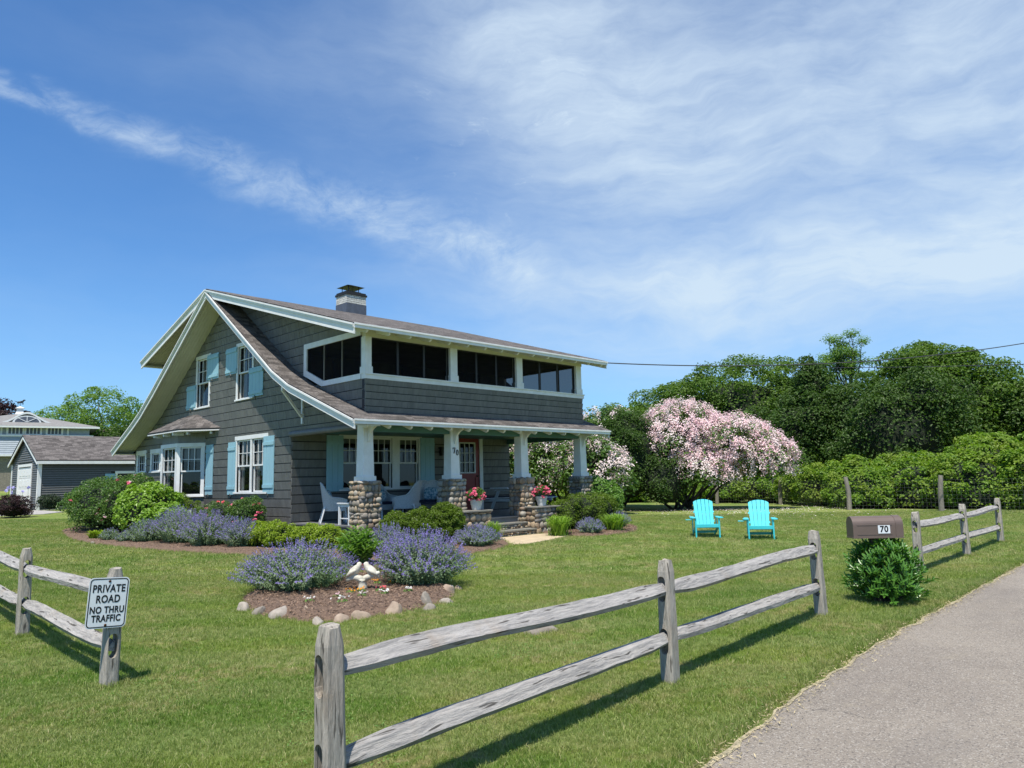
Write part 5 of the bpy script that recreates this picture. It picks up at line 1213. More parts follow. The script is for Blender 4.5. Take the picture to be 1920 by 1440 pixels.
# ------------------------------------------------------------------ statue: two doves billing on a branch stump
def blob_tube(mb, pts, rads, seg=14): mb.tube(pts, rads, seg)
t = thing('dove_statue', 'cream stone statue of two doves touching beaks on a forked branch', 'statue', (-3.66, -5.28, tz(-3.5, -4.8)+.09)); axis = Vector((.70, -.714, 0)); t.scale = (1.02, 1.02, .86)
m = MB(); up = Vector((0, 0, 1)); m.tube([(0, 0, -.06), (0, 0, .05), (0, 0, .12), (0, 0, .16)], [.085, .06, .055, .075], 10)
m.tube([up*.14, axis*-.10+up*.19, axis*-.19+up*.17, axis*-.22+up*.12], [.06, .055, .045, .028], 10); m.tube([up*.14, axis*.10+up*.20, axis*.19+up*.24, axis*.24+up*.26], [.06, .050, .042, .026], 10)
o = m.build('branch_base', M['statue'], t, smooth=True)
for s in (-1, 1):
    m = MB(); B0 = axis*(s*.12)+up*.22
    m.tube([axis*s*.235+up*.165, axis*s*.19+up*.215, axis*s*.125+up*.285, axis*s*.075+up*.345, axis*s*.052+up*.385, axis*s*.045+up*.42, axis*s*.038+up*.435], [.014, .042, .066, .056, .036, .034, .014], 14)
    m.tube([axis*s*.04+up*.415, axis*s*.020+up*.400, axis*s*.004+up*.392], [.015, .010, .003], 8)
    body = m.build('dove', M['statue'], t, smooth=True)
    for q in (-1, 1):
        m = MB(); side = Vector((.714, .70, 0))*q*.048; m.tube([axis*s*.09+up*.32+side, axis*s*.15+up*.275+side*1.25, axis*s*.225+up*.20+side*.8], [.022, .034, .006], 8); m.build('wing', M['statue'], body, smooth=True)
m = MB(); m.lathe([(.001, -.012), (.012, -.006), (.014, 0), (.012, .006), (.001, .012)], 10, (0, 0, .395)); m.build('red_berry', M['red'], t, smooth=True)

# ------------------------------------------------------------------ split-rail fences
def eval_copy(o):
    dg = bpy.context.evaluated_depsgraph_get(); dg.update(); me = bpy.data.meshes.new_from_object(o.evaluated_get(dg)); return me
def post_mesh(axis, seed, h=.95, w=.125, d=.118, holes=(.73, .33), through=True):
    """post with stadium mortises running along the fence line; axis 'x' or 'y'"""
    R = random.Random(seed); bm = bmesh.new(); zs = [-.3, 0, .12, .3, .5, .7, .86, h]; 
    prof = [(1, 1), (1, 1), (1., 1), (.98, .99), (.95, .97), (.92, .94), (.90, .92), (.60, .84)]
    rows = []; lean = (R.uniform(-.012, .012), R.uniform(-.012, .012))
    for z, (a, c) in zip(zs, prof):
        hw, hd = w/2*a, d/2*c; q = .018; o = Vector((lean[0]*z, lean[1]*z, 0)); ring_ = [(-hw+q, -hd), (hw-q, -hd), (hw, -hd+q), (hw, hd-q), (hw-q, hd), (-hw+q, hd), (-hw, hd-q), (-hw, -hd+q)]
        rows.append([bm.verts.new(Vector((x+R.uniform(-.0025, .0025), y+R.uniform(-.0025, .0025), z+(R.uniform(-.01, .01) if z == h else 0)))+o) for x, y in ring_])
    for a, c in zip(rows[:-1], rows[1:]):
        for i in range(8): bm.faces.new((a[i], a[(i+1) % 8], c[(i+1) % 8], c[i]))
    bm.faces.new(rows[0][::-1]); bm.faces.new(rows[-1]); bmesh.ops.recalc_face_normals(bm, faces=bm.faces)
    me = bpy.data.meshes.new('post'); bm.to_mesh(me); bm.free(); o = bpy.data.objects.new('tmp', me); COL.objects.link(o)
    # the profile's narrow axis (local y) faces the rails: holes run along local x after this turn
    cu = MB()
    for hz_ in holes:
        ring_ = []; rr = .036; hh = .065
        for k in range(7): a = PI*k/6; ring_.append((rr*math.cos(a), hz_+hh-rr*.2+rr*math.sin(a)))
        for k in range(7): a = PI+PI*k/6; ring_.append((rr*math.cos(a), hz_-hh+rr*.2+rr*math.sin(a)*1.3))
        L = .3
        if axis == 'x': cu.prism([Vector((-L/2, y, z)) for y, z in ring_], (L, 0, 0))
        else: cu.prism([Vector((x, -L/2, z)) for x, z in ring_], (0, L, 0))
    co_ = cu.build('tmpc', M['post']); md = o.modifiers.new('b', 'BOOLEAN'); md.object = co_; md.operation = 'DIFFERENCE'; md.solver = 'EXACT'
    out_ = eval_copy(o); bpy.data.objects.remove(o); bpy.data.objects.remove(co_); out_.name = 'post'; out_.materials.clear(); out_.materials.append(M['post']); return out_
def rail_obj(fence, a, b, seed, w=.11, h=.115, tw=.055, shape=0, flip=False):
    """split rail: uneven wedge section, tapering to flat tongues at both ends; local x runs along it"""
    R = random.Random(seed); a = Vector(a); b = Vector(b); L = (b-a).length; n = 26; off = Vector((seed*3.7, 0, 0))
    base = [[(-.5, -.12), (-.32, -.42), (.42, -.5), (.5, .36), (.30, .5), (-.1, .18)], [(-.5, -.20), (-.25, -.46), (.45, -.46), (.5, .30), (.22, .5), (-.1, .30)], [(-.46, -.30), (.38, -.5), (.5, .05), (.36, .48), (-.05, .46), (-.5, .05)]][shape % 3]
    if flip: base = [(-p, q) for p, q in base][::-1]
    V = []; F = []; m = len(base)
    for i in range(n+1):
        u = i/n; x = u*L; e = min(u, 1-u)*L; k = float(ss(.0, .42, e)); W_ = tw+(w-tw)*k; H_ = .090+(h-.090)*k
        W_ *= 1+.10*mnoise.noise(Vector((x*1.3, seed, 0))); H_ *= 1+.12*mnoise.noise(Vector((x*1.1, seed, 5)))
        cy__ = .018*mnoise.noise(Vector((x*.7, seed, 9)))*k; cz__ = .022*mnoise.noise(Vector((x*.6, seed, 12)))*k
        for j, (p, q) in enumerate(base): V.append((x, cy__+p*W_+.004*mnoise.noise(Vector((x*5, j*3, seed))), cz__+q*H_+.005*mnoise.noise(Vector((x*4, j*5, seed+3)))))
        if i:
            for j in range(m): F.append(((i-1)*m+j, (i-1)*m+(j+1) % m, i*m+(j+1) % m, i*m+j))
    F2 = [tuple(range(m)), tuple(n*m+j for j in range(m))[::-1]]
    me = bpy.data.meshes.new('rail'); me.from_pydata(V, [], F+F2); bm = bmesh.new(); bm.from_mesh(me); bmesh.ops.recalc_face_normals(bm, faces=bm.faces); bm.to_mesh(me); bm.free()
    o = link('rail', me, M['rail'], fence); d = (b-a).normalized(); o.matrix_local = Matrix.Translation(a) @ d.to_track_quat('X', 'Z').to_matrix().to_4x4(); return o
def fence(label, pts, axis, rails, seed, hs=.95):
    t = thing('split_rail_fence', label, 'fence', (pts[0][0], pts[0][1], 0), 0, 'weathered split rail fences along the lawn'); o0 = Vector((pts[0][0], pts[0][1], 0)); s = seed
    for i, (x, y) in enumerate(pts):
        z = tz(x, y); me = post_mesh(axis, s+i); o = bpy.data.objects.new('post', me); COL.objects.link(o); o.parent = t; o.location = Vector((x, y, z))-o0; o.rotation_euler = (random.uniform(-.02, .02), random.uniform(-.02, .02), random.uniform(-.06, .06))
    for i in range(len(pts)-1):
        (x0, y0), (x1, y1) = pts[i], pts[i+1]; d = Vector((x1-x0, y1-y0, 0)).normalized()
        for j, hz_ in enumerate((.735, .335)):
            za, zb_ = tz(x0, y0)+hz_, tz(x1, y1)+hz_; sd_ = Vector((-d.y, d.x, 0)); sh = .0
            a = Vector((x0, y0, za+.0))-o0-d*(.045 if i else .03)+sd_*.0; b = Vector((x1, y1, zb_))-o0+d*.05
            q = (-.012 if (i+j) % 2 else .012); rail_obj(t, a+Vector((0, 0, q)), b+Vector((0, 0, -q)), s*7+i*3+j+1, shape=(i+j+rails), flip=(axis == 'y'))
    return t
fence('long split rail fence beside the road, its end post closest to the viewer', [(-7.942, -11.338), (-4.76, -11.13), (-1.32, -10.92)], 'x', 0, 3)
fence('split rail fence beyond the mailbox running toward the back right', [(3.04, -10.69), (6.15, -10.62), (9.35, -10.52)], 'x', 1, 9)
F3 = fence('split rail fence on the left with the white road sign on its end post', [(-7.74, -7.62), (-7.70, -4.60), (-7.66, -1.5)], 'y', 2, 15)

# ------------------------------------------------------------------ road sign
def text_mesh(s, size, mat, extr=.0015, bold=.0, sx=1.0):
    cu = bpy.data.curves.new('t', 'FONT'); cu.body = s; cu.size = size; cu.extrude = extr; cu.offset = bold; cu.align_x = 'CENTER'; cu.align_y = 'CENTER'; cu.space_character = 1.08
    o = bpy.data.objects.new('t', cu); COL.objects.link(o); me = eval_copy(o); bpy.data.objects.remove(o); me.name = 'lettering'
    for v in me.vertices: v.co.x *= sx
    me.materials.clear(); me.materials.append(M[mat]); return me
def rrect(w, h, r, n=6):
    out = []
    for cx__, cz__, a0 in ((w/2-r, h/2-r, 0), (-w/2+r, h/2-r, PI/2), (-w/2+r, -h/2+r, PI), (w/2-r, -h/2+r, 1.5*PI)):
        for k in range(n+1): a = a0+PI/2*k/n; out.append((cx__+r*math.cos(a), cz__+r*math.sin(a)))
    return out
SG = thing('road_sign', 'white metal sign reading PRIVATE ROAD NO THRU TRAFFIC bolted to the left fence post', 'sign', (-7.80, -7.70, .685))
SG.rotation_euler = (0, math.radians(3.6), math.radians(-3))
fr = Fr((0, 0, 0), (1, 0, 0), (0, 0, 1)); w_, h_ = .305, .405
m = MB(); m.prism([fr.p(x, z, -.002) for x, z in rrect(w_, h_, .035)], fr.n*.003); m.build('plate', M['signw'], SG)
m = MB(); A = rrect(w_-.016, h_-.016, .030); B = rrect(w_-.030, h_-.030, .024); n = len(A)
for i in range(n): m.prism([fr.p(*A[i], .0015), fr.p(*A[(i+1) % n], .0015), fr.p(*B[(i+1) % n], .0015), fr.p(*B[i], .0015)], fr.n*.0010)
m.build('border', M['letter'], SG)
for s, z, sz in (('PRIVATE', .112, .084), ('ROAD', .028, .084), ('NO THRU', -.058, .074), ('TRAFFIC', -.126, .074)):
    me = text_mesh(s, sz, 'letter', .0006, .0022, .74); o = bpy.data.objects.new('lettering', me); COL.objects.link(o); o.parent = SG; o.location = fr.p(0, z, .0022); o.rotation_euler = (PI/2, 0, 0)
for z in (.172, -.178):
    m = MB(); m.lathe([(.0, .004), (.008, .004), (.011, .0)], 12); o = m.build('bolt', M['rust'], SG, smooth=True); o.location = fr.p(0.0, z, .0015); o.rotation_euler = (PI/2, 0, 0)

# ------------------------------------------------------------------ mailbox and its shrub
mbx = thing('mailbox', 'brown rural mailbox with the house number 70 on its side, above a glossy shrub', 'mailbox', (-.02, -11.12, 0)); ax = Vector((.66, -.75, 0)).normalized(); mbx.rotation_euler = (0, 0, math.atan2(ax.y, ax.x)); L = .60; wd = .215; z0 = .80
m = MB(); sec = [(-wd/2, z0), (wd/2, z0), (wd/2, z0+.15)]+[(wd/2*math.cos(a), z0+.15+wd/2*.98*math.sin(a)) for a in [PI*k/14 for k in range(1, 14)]]+[(-wd/2, z0+.15)]
m.prism([Vector((-L/2, y, z)) for y, z in sec], (L-.06, 0, 0)); m.build('box_body', M['mailbox'], mbx)
m = MB(); sc2 = [(y*1.05, z0+(z-z0)*1.03-.002) for y, z in sec]; m.prism([Vector((L/2-.085, y, z)) for y, z in sc2], (.085, 0, 0)); m.build('front_band', M['mailbox'], mbx, bevel=.003)
m = MB(); sc3 = [(y*.93, z0+.012+(z-z0)*.93) for y, z in sec]; m.prism([Vector((L/2+.001, y, z)) for y, z in sc3], (.012, 0, 0)); dr = m.build('door', M['mailbox'], mbx, bevel=.003)
m = MB(); m.box((L/2+.012, -.012, z0+.18), (L/2+.034, .012, z0+.235)); m.box((L/2+.012, -.03, z0+.02), (L/2+.02, .03, z0+.05)); m.build('latch', M['mailbox'], dr)
m = MB(); m.box((-L/2+.05, -wd/2-.004, z0+.030), (L/2-.13, -wd/2+.002, z0+.036)); m.box((-L/2+.05, -wd/2-.004, z0+.145), (L/2-.13, -wd/2+.002, z0+.152)); m.build('pressed_rib', M['mailbox'], mbx)
m = MB(); m.box((-L/2-.006, -wd/2-.006, z0-.012), (L/2+.01, wd/2+.006, z0)); m.build('base_flange', M['mailbox'], mbx)
m = MB(); m.box((L/2-.30, -wd/2-.006, z0+.045), (L/2-.155, -wd/2-.001, z0+.145)); npl = m.build('number_plate', M['signw'], mbx)
me = text_mesh('70', .105, 'letter', .0006, .0035, .92); o = bpy.data.objects.new('lettering', me); COL.objects.link(o); o.parent = npl; o.location = (L/2-.2275, -wd/2-.0068, z0+.095); o.rotation_euler = (PI/2, 0, 0)
m = MB(); m.box((-.05, -.05, -.2), (.05, .05, z0-.012)); m.build('support_post', M['bark'], mbx)
# shrub: rosettes of pointed leaves; those that show largest are objects
SH = thing('evergreen_shrub', 'glossy dark green shrub with pointed leaves growing under the mailbox', 'bush', (.08, -11.17, 0)); random.seed(77)
me_l = bpy.data.meshes.new('leaf'); LV = [(0, 0, 0), (.12, .30, .03), (.12, .65, .02), (0, 1, -.06), (-.12, .65, .02), (-.12, .30, .03), (0, .33, -.012), (0, .66, -.02)]
me_l.from_pydata(LV, [], [(0, 1, 6), (1, 2, 7, 6), (2, 3, 7), (0, 6, 5), (6, 7, 4, 5), (7, 3, 4)]); me_l.materials.append(M['lf_shrub']); LVn = np.array(LV); LF = [(0, 1, 6), (1, 2, 7, 6), (2, 3, 7), (0, 6, 5), (6, 7, 4, 5), (7, 3, 4)]
tips = []; stems = MB()
for i in range(620):
    a = random.uniform(0, 2*PI); q = random.random()**.55; zz = random.uniform(.06, 1) ; rr = .40*math.sqrt(max(0, 1-((zz-.33)/.70)**2))
    rr = max(.05, rr)*random.uniform(.80, 1.12)*(1+.22*mnoise.noise(Vector((math.cos(a)*1.6, math.sin(a)*1.6, zz*2.2))))*(1.22 if random.random() < .07 else 1); p = Vector((math.cos(a)*rr*(.6+.45*q), math.sin(a)*rr*(.6+.45*q), .05+zz*.72+random.uniform(-.03, .03))); d = Vector((p.x*1.1, p.y*1.1, .28+zz*.35)).normalized(); tips.append((p, d))
    if i % 3 == 0: stems.tube([(p.x*.15, p.y*.15, 0), p*.6, p], [.007, .005, .003], 3, cap=False)
stems.build('stems', M['bark'], SH); lv = []
for p, d in tips:
    x = d.orthogonal().normalized(); y = d.cross(x)
    for k in range(8):
        a = k*2.4+random.uniform(-.3, .3); sp_ = .45+.5*(1-k/8); dd_ = (d+(x*math.cos(a)+y*math.sin(a))*sp_*1.25).normalized(); b = p-d*.012*k; L_ = random.uniform(.062, .10)
        nn = (d-dd_*d.dot(dd_)).normalized(); sx_ = dd_.cross(nn); Mx = Matrix((sx_, dd_, nn)).transposed().to_4x4(); Mx.translation = b; lv.append((Mx, L_))
cl_ = Matrix.Rotation(0, 4, 'Z'); lv.sort(key=lambda q: (q[0].translation+Vector((.08, -11.17, 0))-CAM).length-q[1]*.5)
for Mx, L_ in lv[:300]:
    o = bpy.data.objects.new('leaf', me_l); COL.objects.link(o); o.parent = SH; o.matrix_local = Mx @ Matrix.Diagonal((L_, L_, L_, 1))
m = MB()
for Mx, L_ in lv[300:]: m.add([Mx @ (Vector(v)*L_) for v in LV], LF)
me = bpy.data.meshes.new('foliage'); me.from_pydata(m.v, [], m.f); tag(link('foliage', me, M['lf_shrub'], SH), kind='stuff')

# ------------------------------------------------------------------ turquoise slatted garden chairs
def garden_chair(label, loc, rz):
    t = thing('slatted_garden_chair', label, 'chair', loc, rz, 'turquoise garden chairs facing the road'); t.scale = (1.06, 1, .89)   # front is local -y
    def part(name, f, par=t, bev=.003):
        m = MB(); f(m); return m.build(name, M['cyan'], par, bevel=bev)
    nb = 5; cb = Vector((0, .30, .34)); vb = Vector((0, .34, .94)).normalized(); 
    fr = Fr((0, .16, .30), (1, 0, 0), vb)
    for i in range(nb):
        u0 = (-.225+i*.092)*.92; w0 = .080; fan = (i-2)*.012; top = .80-.11*abs(i-2)**1.6*.42
        P = [(u0, 0), (u0+w0, 0)]; n_ = 4; ua, ub = u0+fan-.004, u0+w0+fan+.004
        arc = lambda x: .66+.145*math.sqrt(max(0, 1-(x/.262)**2))
        P += [(ub-(ub-ua)*k/n_, arc(ub-(ub-ua)*k/n_)) for k in range(n_+1)]
        part('back_slat', lambda m: m.prism([fr.p(x, y, 0) for x, y in P], fr.n*.020))
    part('back_rail', lambda m: (fr.box(m, -.24, .24, .12, .18, -.03, -.001)))
    part('back_rail', lambda m: (fr.box(m, -.25, .25, .40, .45, -.03, -.001)))
    for k in range(5):
        y = -.27+k*.092; z = .375-k*.028; part('seat_slat', lambda m: m.box((-.255, y, z-.02), (.255, y+.082, z)))
    part('front_apron', lambda m: m.box((-.27, -.300, .285), (.27, -.275, .378)))
    for s in (-1, 1):
        part('front_leg', lambda m: m.box((s*.275-.012*1, -.31, 0), (s*.275+.022, -.22, .545)))
        part('rear_leg', lambda m: m.prism([Vector((s*.262-.012, y, z)) for y, z in ((-.27, .37), (-.27, .27), (.50, .0), (.60, .0), (.60, .02), (-.1, .34))], (.024, 0, 0)))
        part('arm_support', lambda m: m.box((s*.285-.01, .24, .10), (s*.285+.012, .30, .545)))
        part('armrest', lambda m: m.prism([Vector((s*.315+x*s, y, .545)) for x, y in ((-.055, .36), (-.065, -.26), (-.045, -.34), (.045, -.34), (.075, -.28), (.07, -.05), (.03, .36))][::s], (0, 0, .024)))
    part('side_tray', lambda m: m.box((-.50, -.31, .50), (-.375, -.17, .518)))
    part('tray_arm', lambda m: m.box((-.38, -.26, .518), (-.30, -.22, .540)))
    part('stretcher', lambda m: m.box((-.25, .16, .10), (.25, .18, .17)))
    return t
def ang(x, y, off=0): return math.atan2(CAM.y-y, CAM.x-x)+PI/2+off
c1_ = garden_chair('turquoise slatted garden chair on the left of the pair', (7.42, -4.42, tz(7.4, -4.4)), ang(7.4, -4.4, .13))
c2_ = dup(c1_, (7.80, -5.72, tz(7.8, -5.7)), ang(7.8, -5.7, .04), 'turquoise slatted garden chair on the right of the pair')

# ------------------------------------------------------------------ porch furniture
def wicker_chair(label, loc, rz, cushion=True):
    t = thing('wicker_chair', label, 'chair', loc, rz, 'white wicker porch chairs')   # front is local -y
    half = [(-.33, -.30, .57), (-.34, -.20, .605), (-.34, -.06, .62), (-.33, .06, .64), (-.315, .14, .70), (-.285, .20, .79), (-.235, .255, .89), (-.15, .30, .975), (-.07, .325, 1.005), (0, .33, 1.01)]
    pts = [Vector(p) for p in half]+[Vector((-x, y, z)) for x, y, z in half[-2::-1]]; n = len(pts)-1
    m = MB(); m.tube([pts[0]-Vector((0, 0, .2))]+pts+[pts[-1]-Vector((0, 0, .2))], .024, 8); m.build('rim', M['wicker'], t, smooth=True)
    V = []; F = []; nz = 7
    for i, p in enumerate(pts):
        for j in range(nz+1):
            u = j/nz; zb_ = .30; z = zb_+(p.z-zb_)*u; sh = 1-.10*(1-u); V.append((p.x*sh, -.28+(p.y+.28)*(1-.16*(1-u)), z))
    for i in range(n):
        for j in range(nz): a = i*(nz+1)+j; F.append((a, a+nz+1, a+nz+2, a+1))
    me = bpy.data.meshes.new('woven_back'); me.from_pydata(V, [], F); o = link('woven_back', me, M['wicker'], t); md = o.modifiers.new('s', 'SOLIDIFY'); md.thickness = .015
    m = MB(); m.prism([Vector((x, y, .36)) for x, y in ((-.29, -.29), (.29, -.29), (.29, .12), (.2, .25), (-.2, .25), (-.29, .12))], (0, 0, .04)); m.build('seat', M['wicker'], t)
    m = MB(); m.box((-.30, -.305, .26), (.30, -.285, .40)); m.build('apron', M['wicker'], t)
    for x, y, dx, dy in ((-.29, -.28, -.01, -.02), (.29, -.28, .01, -.02), (-.22, .22, -.05, .12), (.22, .22, .05, .12)):
        m = MB(); m.tube([(x, y, .42), (x+dx, y+dy, 0)], .018, 8); m.build('leg', M['whitep'], t)
    if cushion:
        m = MB(); m.box((-.26, -.27, .405), (.26, .16, .475)); m.build('seat_cushion', M['navy'], t, bevel=.02)
        bm = bmesh.new(); bmesh.ops.create_icosphere(bm, subdivisions=3, radius=1)
        for v in bm.verts:
            c = v.co; v.co = Vector((math.copysign(abs(c.x)**.55, c.x)*.20, c.z*.07*1., math.copysign(abs(c.y)**.55, c.y)*.19))
        me = bpy.data.meshes.new('pillow'); bm.to_mesh(me); bm.free(); o = link('pillow', me, M['bluepat'], t, (0, .10, .64)); o.rotation_euler = (-.3, 0, 0)
    return t
dz = .622
wicker_chair('white wicker armchair with a blue cushion at the left end of the porch', (.62, 2.35, dz), math.radians(62))
w2_ = [o for o in S.objects if o.name == 'wicker_chair'][0]
dup(w2_, (2.15, 2.35, dz), math.radians(8), 'white wicker armchair behind the first stone pillar under the window'); dup(w2_, (3.55, 2.05, dz), math.radians(-58), 'white wicker armchair facing left near the second stone pillar'); dup(w2_, (4.05, 2.75, dz), math.radians(-14), 'round-backed wicker chair against the wall behind the left-facing one')
dup(w2_, (2.35, 1.45, dz), math.radians(-150), 'wicker chair turned away, its arm showing right of the first pillar')
t = thing('side_table', 'small white square side table beside the left wicker armchair', 'table', (.30, 1.02, dz)); m = MB(); m.box((-.26, -.26, .50), (.26, .26, .53)); m.build('table_top', M['whitep'], t)
for x in (-.21, .21):
    for y in (-.21, .21): m = MB(); m.box((x-.025, y-.025, 0), (x+.025, y+.025, .50)); m.build('leg', M['whitep'], t)
m = MB(); m.box((-.2, -.2, .14), (.2, .2, .16)); m.box((-.2, -.225, .43), (.2, -.2, .5)); m.box((-.225, -.2, .43), (-.2, .2, .5)); m.build('shelf', M['whitep'], t)
t = thing('coffee_table', 'low navy table in the middle of the porch seating', 'table', (3.0, 1.75, dz)); m = MB(); m.box((-.45, -.3, .38), (.45, .3, .42)); m.build('table_top', M['navy'], t)
for x in (-.4, .4):
    for y in (-.25, .25): m = MB(); m.box((x-.03, y-.03, 0), (x+.03, y+.03, .38)); m.build('leg', M['navy'], t)
# picnic table at the right end
t = thing('picnic_table', 'grey white picnic table at the right end of the porch', 'picnic table', (6.45, 1.35, dz))
for k in range(5): m = MB(); m.box((-.85, -.36+k*.145, .72), (.85, -.36+k*.145+.138, .755)); m.build('table_board', M['whitep'], t)
for s in (-1, 1):
    for k in range(2): m = MB(); y = s*.68+(k-.5)*.145; m.box((-.85, y-.068, .42), (.85, y+.068, .452)); m.build('bench_board', M['whitep'], t)
    m = MB(); m.box((s*.62-.02, -.80, .34), (s*.62+.02, .80, .42)); m.build('bench_bearer', M['whitep'], t)
    m = MB(); m.box((s*.62-.02, -.36, .66), (s*.62+.02, .36, .72)); m.build('top_bearer', M['whitep'], t)
    for q in (-1, 1): m = MB(); m.beam((s*.58, q*.66, 0), (s*.58, q*.24, .70), .09, .035, (1, 0, 0)); m.build('leg', M['whitep'], t)
for s, lab in ((-1, 'navy cushion lying on the front bench of the picnic table'), (1, 'navy cushion on the rear bench of the picnic table')):
    m = MB(); m.box((-.8, -.14, 0), (.8, .14, .04)); tag(m.build('bench_cushion', M['navy'], None, (6.45, 1.35+s*.68, dz+.453), bevel=.012), lab, 'cushion')
# pots of mandevilla on the planter walls
def pot(x, y, z, lab):
    t = thing('flower_pot', lab, 'flower pot', (x, y, z), 0, 'white pots of pink flowers by the steps')
    m = MB(); m.lathe([(.0, 0), (.105, 0), (.115, .01), (.135, .12), (.142, .122), (.155, .225), (.168, .228), (.17, .262), (.155, .262), (.15, .23), (0, .23)], 28); m.build('pot', M['pot'], t, smooth=False)
    P, N = crown_points([((0, 0, .36), (.20, .20, .15))], 26, 42, .07, .9, .2, low=-.3); link('leaves', leaf_mesh('leaves', P, N, .055, .5), M['lf_rose'], t)
    blooms(t, surf([((0, 0, .36), (.23, .23, .17))], 26), 'pink', .045, 12); blooms(t, surf([((0, 0, .36), (.22, .22, .16))], 6), 'whitef', .035, 10)
pot(3.03, -.46, .865, 'white pot of pink flowers on the left planter wall'); pot(5.50, -.46, .865, 'white pot of pink flowers on the right planter wall')

# ------------------------------------------------------------------ wire mesh fence
t = thing('wire_mesh_fence', 'wire mesh fence on leaning round wooden posts in front of the vine thicket', 'fence', (22.3, -6.1, 0)); o0 = Vector((22.3, -6.1, 0)); pp = [(27.3, 6.4), (27.2, 2.75), (22.6, -2.4), (22.35, -5.95), (22.4, -10.2), (22.5, -15)]
for i, (x, y) in enumerate(pp):
    m = MB(); m.tube([(x-o0.x, y-o0.y, -.3), (x-o0.x+.02, y-o0.y-.02, .7), (x-o0.x+.05, y-o0.y+.08*(-1)**i, 1.38)], [.10, .095, .085], 10); m.build('fence_post', M['meshpost'], t)
m = MB()
for (a, c) in zip(pp[:-1], pp[1:]):
    A = Vector((a[0], a[1], 0))-o0; B = Vector((c[0], c[1], 0))-o0; L = (B-A).length; n = int(L/.15)
    for k in range(n): p = A.lerp(B, k/n); m.beam(p+Vector((-.1, 0, .02)), p+Vector((-.1, 0, 1.22)), .002, .002, (1, 0, 0))
    for k in range(9): z = .05+k*.145; m.beam(A+Vector((-.1, 0, z)), B+Vector((-.1, 0, z)), .002, .002)
tag(m.build('wire_mesh', M['wire'], t), kind='stuff')

# ------------------------------------------------------------------ cables
def cable(label, a, b, sag, r):
    a = Vector(a); b = Vector(b); pts = []
    for i in range(41): u = i/40; p = a.lerp(b, u); p.z -= 4*sag*u*(1-u); pts.append(p)
    m = MB(); m.tube(pts, r, 6); tag(m.build('power_cable', M['cable'], None, smooth=True), label, 'cable')
cable('black service cable running from the upper eave of the house over the trees', (8.48, -.45, 5.18), (32.29, -14.18, 8.40), 1.0, .017)
cable('thin cable strung level in front of the trees on the right', (43.0, 10.2, 9.5), (33.6, -10.9, 6.35), .15, .02)
# ------------------------------------------------------------------ garage
GX, GY = .61, 31.08; gb = .56; GYL = 36.96; GR = (34.05, 4.66)
ga = thing('garage', 'grey clapboard garage with white door, white corner boards and brown shingle roof', 'garage', (0, 0, 0))
m = MB()
m.box((GX+.06, GY+.06, gb-.3), (9.5, GYL-.06, 3.15)); m.prism([Vector((GX+.06, y, z)) for y, z in ((GY+.06, 3.15), (GYL-.06, 3.15), (GR[0], GR[1]-.12))], (9, 0, 0)); m.build('wall', M['roofdark'], ga)  # near-black behind the boards, gaps read as painted shadow lines
cb = MB(); z = gb
while z < 3.12: cb.prism([Vector((GX+.09, GY+.06, z)), Vector((GX+.09, GY+.02, z)), Vector((GX+.09, GY+.055, z+.100)), Vector((GX+.09, GY+.06, z+.100))], (3.5 if 1.6 < z < 2.6 else 8.5, 0, 0)); z += .12
z = gb
while z < 2.6:
    if 1.6 < z: cb.prism([Vector((GX+4.9, GY+.06, z)), Vector((GX+4.9, GY+.02, z)), Vector((GX+4.9, GY+.055, z+.100)), Vector((GX+4.9, GY+.06, z+.100))], (4.1, 0, 0))
    z += .12
z = gb
while z < 4.5:
    k = (GR[1]-.15-z)/(GR[1]-.15-3.15); ya_ = GY+.08 if k >= 1 else GR[0]-(GR[0]-GY)*k; yb2 = GYL-.08 if k >= 1 else GR[0]+(GYL-GR[0])*k
    for (p, q) in (((ya_, 32.45), (35.42, yb2)) if z < 3.1 else ((ya_, yb2),)):
        if q-p > .1: cb.prism([Vector((GX+.06, p, z)), Vector((GX+.02, p, z)), Vector((GX+.055, p, z+.100)), Vector((GX+.06, p, z+.100))], (0, q-p, 0))
    z += .12
tag(cb.build('clapboards', M['clap'], ga), kind='stuff')
for (x, y, w) in ((GX, GY, 0), (GX, GYL-.16, 0)):
    m = MB(); m.box((x+.01, y, gb-.1), (x+.05, y+.17, 3.12)); m.box((x+.05, y, gb-.1), (x+.18, y+.04, 3.12)); m.build('corner_board', M['white'], ga)
m = MB(); m.box((GX-.12, GY-.26, 3.0), (9.6, GY-.22, 3.16)); m.build('eave_fascia', M['white'], ga)
m = MB()
for (p, q) in (((GY-.24, 3.14), GR), (GR, (GYL+.24, 3.14))):
    m.prism([Vector((GX-.14, p[0], p[1]-.02)), Vector((GX-.14, q[0], q[1]-.02)), Vector((GX-.14, q[0], q[1]-.17)), Vector((GX-.14, p[0], p[1]-.17))], (.04, 0, 0))
m.build('rake_board', M['white'], ga)
m = MB()
for (p, q) in (((GY-.26, 3.16), GR), (GR, (GYL+.26, 3.16))): m.prism([Vector((GX-.16, p[0], p[1])), Vector((GX-.16, q[0], q[1])), Vector((GX-.16, q[0], q[1]+.05)), Vector((GX-.16, p[0], p[1]+.05))], (10.3, 0, 0))
gr_ = m.build('roof', M['roofdark'], ga)
o = Vector((GX-.16, GY-.26, 3.21)); vv = Vector((0, GR[0]-GY+.26, GR[1]-3.16)); d = vv.length; fr = Fr(o, (1, 0, 0), vv)
emit(shingle_pieces(fr, [[(0, 0), (10.3, 0), (10.3, d), (0, d)]], [], 0, d, 0, 6.5, .15, .22, .42, .003, .016, .002, 0, .012, 71), 'roof_shingle', M['roof'], gr_, 0, 'roof_shingles')
